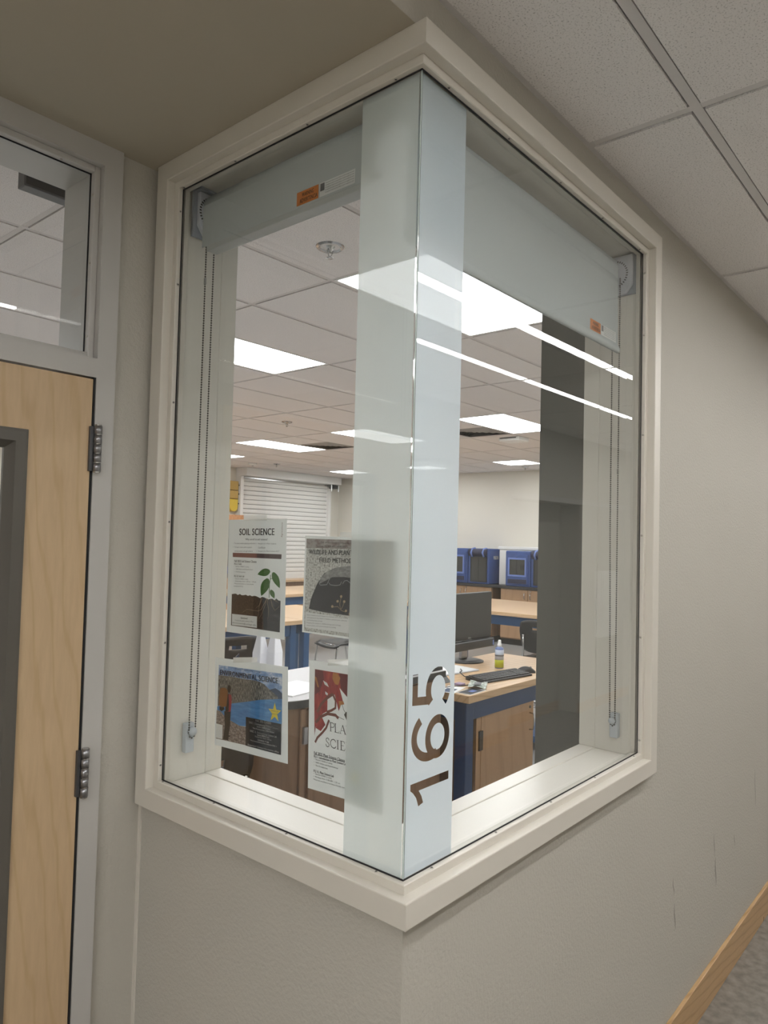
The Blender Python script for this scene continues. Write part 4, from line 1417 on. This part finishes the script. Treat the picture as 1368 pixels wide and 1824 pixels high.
MB().grid(lambda u, v_: ((-.060 + .12 * u), (v_ * 2 - 1) * .033 * math.sin(PI * (.08 + .84 * u)) ** .5, .038 * (math.sin(PI * (.05 + .90 * u)) ** .7) * max(0, 1 - (v_ * 2 - 1) ** 2) ** .5), 12, 10).build('shell', m_black, ms, True)
MB().cyl((.028, -.004, .032), (.028, .004, .032), .007, 12).build('wheel', m_vent, ms, True)
cd = MB().tube([(2.58, 1.545, .907), (2.56, 1.60, .925), (2.60, 1.66, .935), (2.68, 1.70, .928), (2.74, 1.74, .918), (2.80, 1.79, .914)], .003, 6).build('cable', m_black, None, True)
tag(cd, 'black cable looping behind the keyboard', 'cable')
cd = MB().tube([(2.58, 1.50, .904), (2.45, 1.50, .903), (2.34, 1.54, .903), (2.25, 1.56, .903)], .003, 6).build('cable', m_black, None, True)
tag(cd, 'black cable running left from the keyboard across the bench', 'cable')
sb = thing('spray_bottle', 'white and blue spray bottle with yellow label on the bench', 'bottle', (3.086, 1.68, .90))
MB().lathe([(.026, 0), (.0285, .003), (.0285, .125), (.026, .132), (.016, .138), (.014, .140)], n=24).build('body', M('bottle blue', (.16, .22, .45), .3), sb, True)
MB().lathe([(.0290, .055), (.0290, .122)], n=24).build('label_wrap', M('bottle label', (.50, .55, .66), .5), sb, True)
MB().lathe([(.0291, .006), (.0291, .056)], n=24).build('yellow_label', M('bottle yellow', (.48, .50, .02), .5), sb, True)
MB().lathe([(.0293, .080), (.0293, .090)], n=24).build('dark_band', m_ink_grey, sb, True)
MB().lathe([(.0145, .138), (.0145, .158), (.011, .161), (.010, .176), (.0085, .184), (.001, .185)], n=18).build('spray_cap', M('cap white', (.85, .85, .86), .35), sb, True)
pp = thing('paper_sheet', 'dark printed photo leaflet on the bench corner', 'paper', (2.325, 1.392, .90), rz=.05, group='papers on the bench')
MB().box(-.085, .085, -.045, .045, 0, .002).build('sheet', m_label, pp)
MB().box(-.078, .075, -.040, .040, .002, .0024).build('print', m_soil_b, pp)
MB().box(-.02, .03, -.018, .012, .0024, .0028).build('print', m_crate_l, pp)
pp = thing('paper_sheet', 'white paper sheet on the bench beside the frosted strip', 'paper', (2.285, 1.50, .90), rz=.25, group='papers on the bench')
MB().box(-.09, .09, -.05, .05, 0, .002).build('sheet', m_paper_w, pp)
MB().box(-.08, .02, -.03, .03, .002, .0024).build('print', m_hill_b, pp)
pp = thing('paper_bundle', 'crumpled greenish printed packet left of the keyboard', 'paper', (2.47, 1.445, .90), rz=.5, group='papers on the bench')
MB().grid(lambda u, v_: (-.085 + .17 * u, -.05 + .1 * v_, .004 + .010 * math.sin(5 * u + 3 * v_) ** 2 + .006 * v_), 10, 6).build('wrapper', picture_mat('packet print', [(.35, (.16, .20, .15)), (.5, (.40, .45, .40)), (.65, (.75, .78, .75))], (40, 60, 20)), pp, True)
MB().box(-.05, .03, -.02, .02, .019, .0195).build('print', m_ink_grey, pp)
pp = tag(box('sticky_note', M('lilac', (.42, .33, .52), .6), None, 2.40, 2.445, 1.515, 1.56, .9005, .912), 'small lilac sticky pad between papers on the bench', 'note pad')

# utility cart right of the bench
t = thing('utility_cart', 'low utility cart with blue base and chrome rails behind the bench', 'cart', (4.65, 2.0, 0), world=True)
box('base', m_blue, t, 4.38, 4.95, 1.65, 2.35, .075, .125, .004)
for z in (.365, .405):
    MB().tube([(4.40, 1.68, z), (4.40, 2.32, z)], .013, 10).build('rail', m_chrome, t, True)
    MB().tube([(4.93, 1.68, z), (4.93, 2.32, z)], .013, 10).build('rail', m_chrome, t, True)
for x in (4.40, 4.93):
    for y in (1.68, 2.32):
        MB().cyl((x, y, .12), (x, y, .62), .012, 10).build('post', m_chrome, t, True)
        MB().lathe([(.001, 0), (.02, .002), (.036, .02), (.036, .05), (.02, .074), (.001, .075)], (x, y, 0), 14).build('caster', m_black, t, True)
box('shelf', m_vent, t, 4.39, 4.94, 1.67, 2.33, .60, .625, .003)
bk = thing('bucket', 'small black bucket standing on the blue cart base', 'bucket', (4.50, 2.06, .125))
MB().lathe([(.06, 0), (.085, .11), (.09, .115), (.082, .115), (.058, .006)], n=22).build('shell', m_black, bk, True)
MB().lathe([(.086, .100), (.092, .104), (.092, .118), (.083, .118)], n=22).build('rim', m_vent, bk, True)

lab_table('long butcher block lab table behind the monitor', 6.40, 8.03, 2.3, 5.3, .90, m_topwood_y, m_blue)
lab_table('butcher block lab table behind the soil poster', 2.35, 3.965, 4.48, 5.74, .90, m_topwood, m_blue)
lab_table('butcher block lab table between the soil and tortoise posters', 3.975, 5.02, 4.48, 5.74, .90, m_topwood, m_blue)
lab_table('butcher block lab table nearest the white shutter', 5.4, 7.6, 6.95, 8.25, .90, m_topwood, m_blue)
chair('black chair at the long table right of the monitor', 6.12, 2.90, .12).scale = (1.07, 1.07, 1.07)
chair('black chair beside the blue table leg below the tortoise poster', 5.30, 5.22, 2.9)
chair('black chair at the lab table beside the left jamb', 2.75, 4.15, 1.3)
chair('black chair between the lab tables below the soil poster', 3.9, 6.35, -1.9)
chair('black chair close to the left pane below the environmental poster', .70, 1.80, 1.45).scale = (1.08, 1.08, 1.08)

# far right counter: cabinets, worktop, crates
for i, (y0, y1, lab) in enumerate(((5.83, 7.2, 'oak base cabinet under the left pair of blue crates'), (4.1, 5.66, 'oak base cabinet under the right pair of blue crates'))):
    c = thing('base_cabinet', lab, 'cabinet', (9.9, (y0 + y1) / 2, 0), group='base cabinets along the far right wall', world=True)
    box('carcass', m_cab_d, c, 9.68, XF - .01, y0, y1, .10, .945, .002)
    mid = 6.41 if i == 0 else 5.135
    for (a, b, hy) in ((y0 + .01, mid - .004, mid - .055), (mid + .004, y1 - .01, mid + .055)):
        dd = box('door', m_cab, c, 9.658, 9.679, a, b, .12, .94, .003)
        MB().tube([(9.66, hy, .885), (9.63, hy, .88), (9.63, hy, .79), (9.66, hy, .785)], .007, 6).build('handle', m_chrome, dd, True)
    MB().cyl((9.660, mid - .055, .918), (9.652, mid - .055, .918), .012, 12).build('lock', m_chrome, c)
    box('toe_kick', m_black, c, 9.72, XF - .02, y0, y1, 0, .10)
ct = thing('worktop', 'black resin worktop under the blue crates', 'worktop', (9.9, 5.6, .945), world=True)
box('slab', m_counter, ct, 9.62, XF - .002, 4.0, 7.3, .946, .99, .003)


def crate(label, y0, y1, style, z1=1.60, x0=9.64, x1=10.14):
    z0 = .99
    t = thing('fabric_crate', label, 'pet crate', ((x0 + x1) / 2, (y0 + y1) / 2, z0), group='blue fabric crates on the worktop', world=True)
    w_ = y1 - y0

    def body():
        o = MB().box(x0 + .02, x1, y0, y1, z0, z1).build('body', m_crate, t, bevel=.018, seg=3)
        return o
    body()
    if style == 'open':
        box('mesh_window', m_mesh, t, x0 + .005, x0 + .021, y0 + .055, y1 - .075, z0 + .055, z1 - .14)
        box('zipper', m_gasket, t, x0 + .002, x0 + .006, (y0 + y1) / 2 - .012, (y0 + y1) / 2, z0 + .07, z1 - .16)
        MB().cyl((x0 - .005, y0 + .04, z1 - .07), (x0 - .005, y1 - .04, z1 - .07), .065, 16).build('rolled_flap', m_navy_f, t, True)
        for yy in (y0 + .075, y1 - .115):
            MB().tube([(x0 + .05, yy, z1 + .004), (x0 - .03, yy, z1 - .008), (x0 - .076, yy, z1 - .07), (x0 - .03, yy, z1 - .14)], .018, 8).build('strap', m_crate_l, t, True)
        for (a, b, c, d_) in ((y0 + .04, y1 - .06, z0 + .035, z0 + .055), (y0 + .035, y0 + .055, z0 + .04, z1 - .14), (y1 - .075, y1 - .055, z0 + .04, z1 - .14)):
            box('binding', m_gasket, t, x0 + .003, x0 + .021, a, b, c, d_)
    else:
        box('flap', m_crate, t, x0 + .004, x0 + .021, y0 + .03, y1 - .03, z0 + .04, z1 - .06, .006)
        box('mesh_window', m_mesh, t, x0 - .002, x0 + .006, y0 + .085, y1 - .085, z0 + .19, z1 - .14)
        for (a, b, c, d_) in ((y0 + .06, y1 - .06, z1 - .145, z1 - .115), (y0 + .06, y1 - .06, z0 + .165, z0 + .195), (y0 + .06, y0 + .09, z0 + .18, z1 - .13), (y1 - .09, y1 - .06, z0 + .18, z1 - .13)):
            box('piping', m_crate_l, t, x0 - .006, x0 + .005, a, b, c, d_, .003)
        box('lower_pocket', m_navy_f, t, x0 - .001, x0 + .006, y0 + .06, y1 - .06, z0 + .05, z0 + .12)
        box('zipper', m_gasket, t, x0 - .0045, x0 - .001, (y0 + y1) / 2, (y0 + y1) / 2 + .012, z0 + .16, z1 - .10)
    return t


crate('blue fabric crate with framed window beside the frosted strip', 6.34, 6.80, 'closed')
c = crate('blue fabric crate with rolled flap and white side print', 5.90, 6.325, 'open', 1.605)
flat_text('lettering', 'VISION', m_ink_white, c, (9.80, 5.8990, 1.42), (1, 0, 0), (0, 0, 1), .17, .06, .05)
c2 = crate('blue fabric crate with framed window in front of the white tote', 5.10, 5.57, 'closed', 1.585, 9.64, 9.81)
flat_text('lettering', '88', m_gasket, c2, (9.637, 5.275, 1.27), (0, -1, 0), (0, 0, 1), .09, .09, .02)
crate('blue fabric crate with rolled flap beside the dark wall return', 4.64, 5.085, 'open', 1.595, 9.64, 9.81)
t = thing('storage_tote', 'white plastic tote behind the right blue crates', 'tote', (10.0, 5.3, .99), world=True)
box('body', m_white_metal, t, 9.83, 10.14, 4.80, 5.80, .99, 1.60, .015, 3)
box('lid', m_white_metal, t, 9.82, 10.15, 4.78, 5.82, 1.60, 1.655, .012, 3)

# shutter on the far wall
t = thing('rolling_shutter', 'white roll down counter shutter on the far wall', 'shutter', (8.6, 9.95, 1.0), world=True)
box('housing', m_white_metal, t, 7.40, 9.93, 9.74, YF - .002, 2.845, ROOM_Z - .004, .004)
box('guide_rail', m_shutter, t, 7.40, 7.47, 9.90, YF - .002, .9, 2.845, .003)
box('guide_rail', m_shutter, t, 9.72, 9.79, 9.90, YF - .002, .9, 2.845, .003)
n = 22
h = (2.84 - .95) / n
for i in range(n):
    z = .95 + i * h
    MB().prism([(9.965, z + .004), (9.958, z + .012), (9.955, z + h * .5), (9.958, z + h - .012), (9.965, z + h - .006), (9.975, z + h - .006), (9.975, z + .004)], 'x', 7.455, 9.735).build('slat', m_shutter, t)
box('slat_joint', m_shutter_j, t, 7.455, 9.735, 9.972, 9.98, .95, 2.84)
box('top_strip', m_chrome, t, 7.46, 9.74, 9.89, 9.90, 2.80, 2.835, .003)
box('bottom_bar', m_shutter, t, 7.455, 9.735, 9.94, 9.985, .90, .955, .004)
mtr = box('motor', m_black, t, 9.72, 9.88, 9.80, 9.95, 2.76, 2.84, .008)
for x in (9.69, 9.90):
    MB().cyl((x, 9.80, 2.85), (x, 9.80, 2.70), .014, 10).build('motor_strut', m_chrome, mtr)
t = thing('service_counter', 'oak service counter below the white shutter', 'counter', (8.6, 9.8, 0), world=True)
box('top', m_topwood, t, 7.35, 9.85, 9.55, YF - .002, .86, .90, .003)
box('front', m_cab_d, t, 7.40, 9.80, 9.62, YF - .01, .0, .86, .003)
# tall cabinet and yellow hanging left of the shutter
t = thing('tall_cabinet', 'orange maple cabinet with dark glass door beside the left jamb', 'cabinet', (7.0, 9.8, 0), world=True)
box('carcass', m_cab_o, t, 6.2, 7.28, 9.62, YF - .004, 0, 2.10, .004)
for (a, b) in ((6.22, 6.735), (6.745, 7.265)):
    dd = MB().box(a, a + .07, 9.597, 9.62, .9, 2.07).box(b - .07, b, 9.597, 9.62, .9, 2.07).box(a + .07, b - .07, 9.597, 9.62, 2.0, 2.07).box(a + .07, b - .07, 9.597, 9.62, .9, .97).build('door', m_cab_o, t)
    box('door_glass', m_screen, dd, a + .07, b - .07, 9.606, 9.612, .97, 2.0)
box('drawer_front', m_cab_o, t, 6.22, 7.265, 9.598, 9.62, .10, .86, .003)
box('shelf_items', m_crate, t, 6.85, 7.2, 9.60, 9.606, 1.05, 1.18)
t = thing('wall_hanging', 'yellow segmented wall hanging with a rounded lower end beside the shutter', 'hanging', (7.3, 10, 2.17), world=True)
for i, (z0, z1, mt) in enumerate(((2.57, 2.735, m_tan), (2.41, 2.56, m_tan), (2.17, 2.40, m_yellow))):
    q = [(7.175, z1), (7.372, z1), (7.372, z0 + .10 if i == 2 else z0)] + ([(7.36, z0 + .04), (7.32, z0 + .005), (7.28, z0), (7.23, z0 + .01), (7.19, z0 + .05), (7.18, z0 + .10)] if i == 2 else [(7.178, z0)])
    MB().prism(q, 'y', 9.93, YF - .004).build('segment', mt, t, bevel=.01)
MB().cyl((7.394, 9.96, 2.18), (7.394, 9.96, 2.70), .006, 8).build('rod', m_chrome, t)
for z in (2.66, 2.5, 2.32):
    MB().box(7.382, 7.406, 9.94, YF - .004, z - .012, z + .012).build('clip', m_black, t)

# curved instructor podium near the left pane
t = thing('podium', 'curved oak podium with grey top and black edge behind the posters', 'podium', (1.75, 1.9, 0), world=True)


def capsule(x0, x1, y0, y1, r_, n=14):
    pts = []
    for cx_, cy_, a0 in ((x1 - r_, y1 - r_, 0), (x0 + r_, y1 - r_, 90), (x0 + r_, y0 + r_, 180), (x1 - r_, y0 + r_, 270)):
        for i in range(n + 1):
            a = math.radians(a0 + 90 * i / n)
            pts.append((cx_ + r_ * math.cos(a), cy_ + r_ * math.sin(a)))
    return pts


def bull(x0, x1, y0, y1, r_, n=14):
    pts = [(x1, y0), (x1, y1)]
    for cx_, cy_, a0 in ((x0 + r_, y1 - r_, 90), (x0 + r_, y0 + r_, 180)):
        for i in range(n + 1):
            a = math.radians(a0 + 90 * i / n)
            pts.append((cx_ + r_ * math.cos(a), cy_ + r_ * math.sin(a)))
    return pts


MB().prism(bull(.943, 2.195, 1.475, 2.058, .235), 'z', .985, 1.018).build('edge_band', m_counter, t)
MB().prism(bull(.946, 2.194, 1.478, 2.055, .232), 'z', 1.018, 1.02).build('top', m_grey_top, t)
MB().prism(bull(.985, 2.188, 1.508, 2.03, .205), 'z', .08, .985).build('body', m_cab_d, t)
MB().prism(bull(1.015, 2.165, 1.545, 2.01, .185), 'z', 0, .08).build('plinth', m_black, t)
box('door', m_cab_d, t, 1.192, 2.180, 1.491, 1.509, .11, .97, .003)
box('trim_strip', m_cab_d, t, 1.143, 1.172, 1.497, 1.509, .09, .975, .003)
box('hinge', m_steel, t, 1.153, 1.176, 1.484, 1.498, .822, .896, .002)
pp = thing('paper_sheet', 'bright white paper stack on the grey podium top', 'paper', (1.264, 1.674, 1.02), rz=.12)
for i in range(3):
    MB().box(-.14, .14, -.108, .108, .002 * i, .002 * i + .0019).build('sheet', m_paper_w, pp)
for i, (x, y, s_, lab) in enumerate(((1.309, 1.979, 1.0, 'white plastic jug left of its pair on the podium'), (1.356, 1.927, 1.05, 'white plastic jug right of its pair on the podium'))):
    j = thing('plastic_jug', lab, 'jug', (x, y, 1.02), rz=.05, group='white jugs on the podium')
    v, f = [], []
    for hw_, z in ((.027, 0), (.029, .008), (.029, .128), (.027, .140), (.017, .20), (.013, .235)):
        z *= s_
        for a, b in ((-1, -1), (1, -1), (1, 1), (-1, 1)):
            v.append((a * hw_, b * hw_, z))
    for k in range(5):
        for q in range(4):
            f.append((k * 4 + q, k * 4 + (q + 1) % 4, k * 4 + 4 + (q + 1) % 4, k * 4 + 4 + q))
    f += [(3, 2, 1, 0), (20, 21, 22, 23)]
    MB().add(v, f).build('body', m_wht, j, bevel=.004, seg=2)
    MB().cyl((0, 0, .233 * s_), (0, 0, .262 * s_), .012, 16).build('cap', m_wht, j, True)
t = thing('brochure_holder', 'clear acrylic holder left of the white jugs on the podium', 'holder', (1.186, 1.955, 1.02), rz=.75)
MB().box(-.055, .055, -.004, 0, 0, .11).build('front_plate', m_acrylic, t)
MB().box(-.055, .055, .03, .034, 0, .13).build('back_plate', m_acrylic, t)
MB().box(-.055, .055, -.004, .034, 0, .004).build('base_plate', m_acrylic, t)
t = thing('desk_tray', 'flat black tray on the podium seen through the numeral five', 'tray', (2.07, 1.60, 1.02), world=True)
box('base', m_black, t, 1.93, 2.185, 1.50, 1.69, 1.02, 1.026, .002)
for (a0, a1, b0, b1) in ((1.93, 2.185, 1.50, 1.506), (1.93, 2.185, 1.684, 1.69), (1.93, 1.936, 1.506, 1.684), (2.179, 2.185, 1.506, 1.684)):
    box('rim', m_black, t, a0, a1, b0, b1, 1.026, 1.038)
t = thing('tape_dispenser', 'green tape dispenser with grey nose in the black tray', 'tape dispenser', (2.10, 1.575, 1.026), rz=-.5)
MB().prism([(-.05, 0), (.035, 0), (.035, .018), (.012, .040), (-.02, .046), (-.045, .03)], 'y', -.02, .02).build('body', M('dispenser green', (.03, .26, .08), .4), t, bevel=.004)
MB().prism([(.035, 0), (.06, 0), (.06, .02), (.035, .030)], 'y', -.018, .018).build('nose', m_vent, t, bevel=.002)

for o in bpy.data.objects:
    if '_wl' in o.keys():
        del o['_wl']
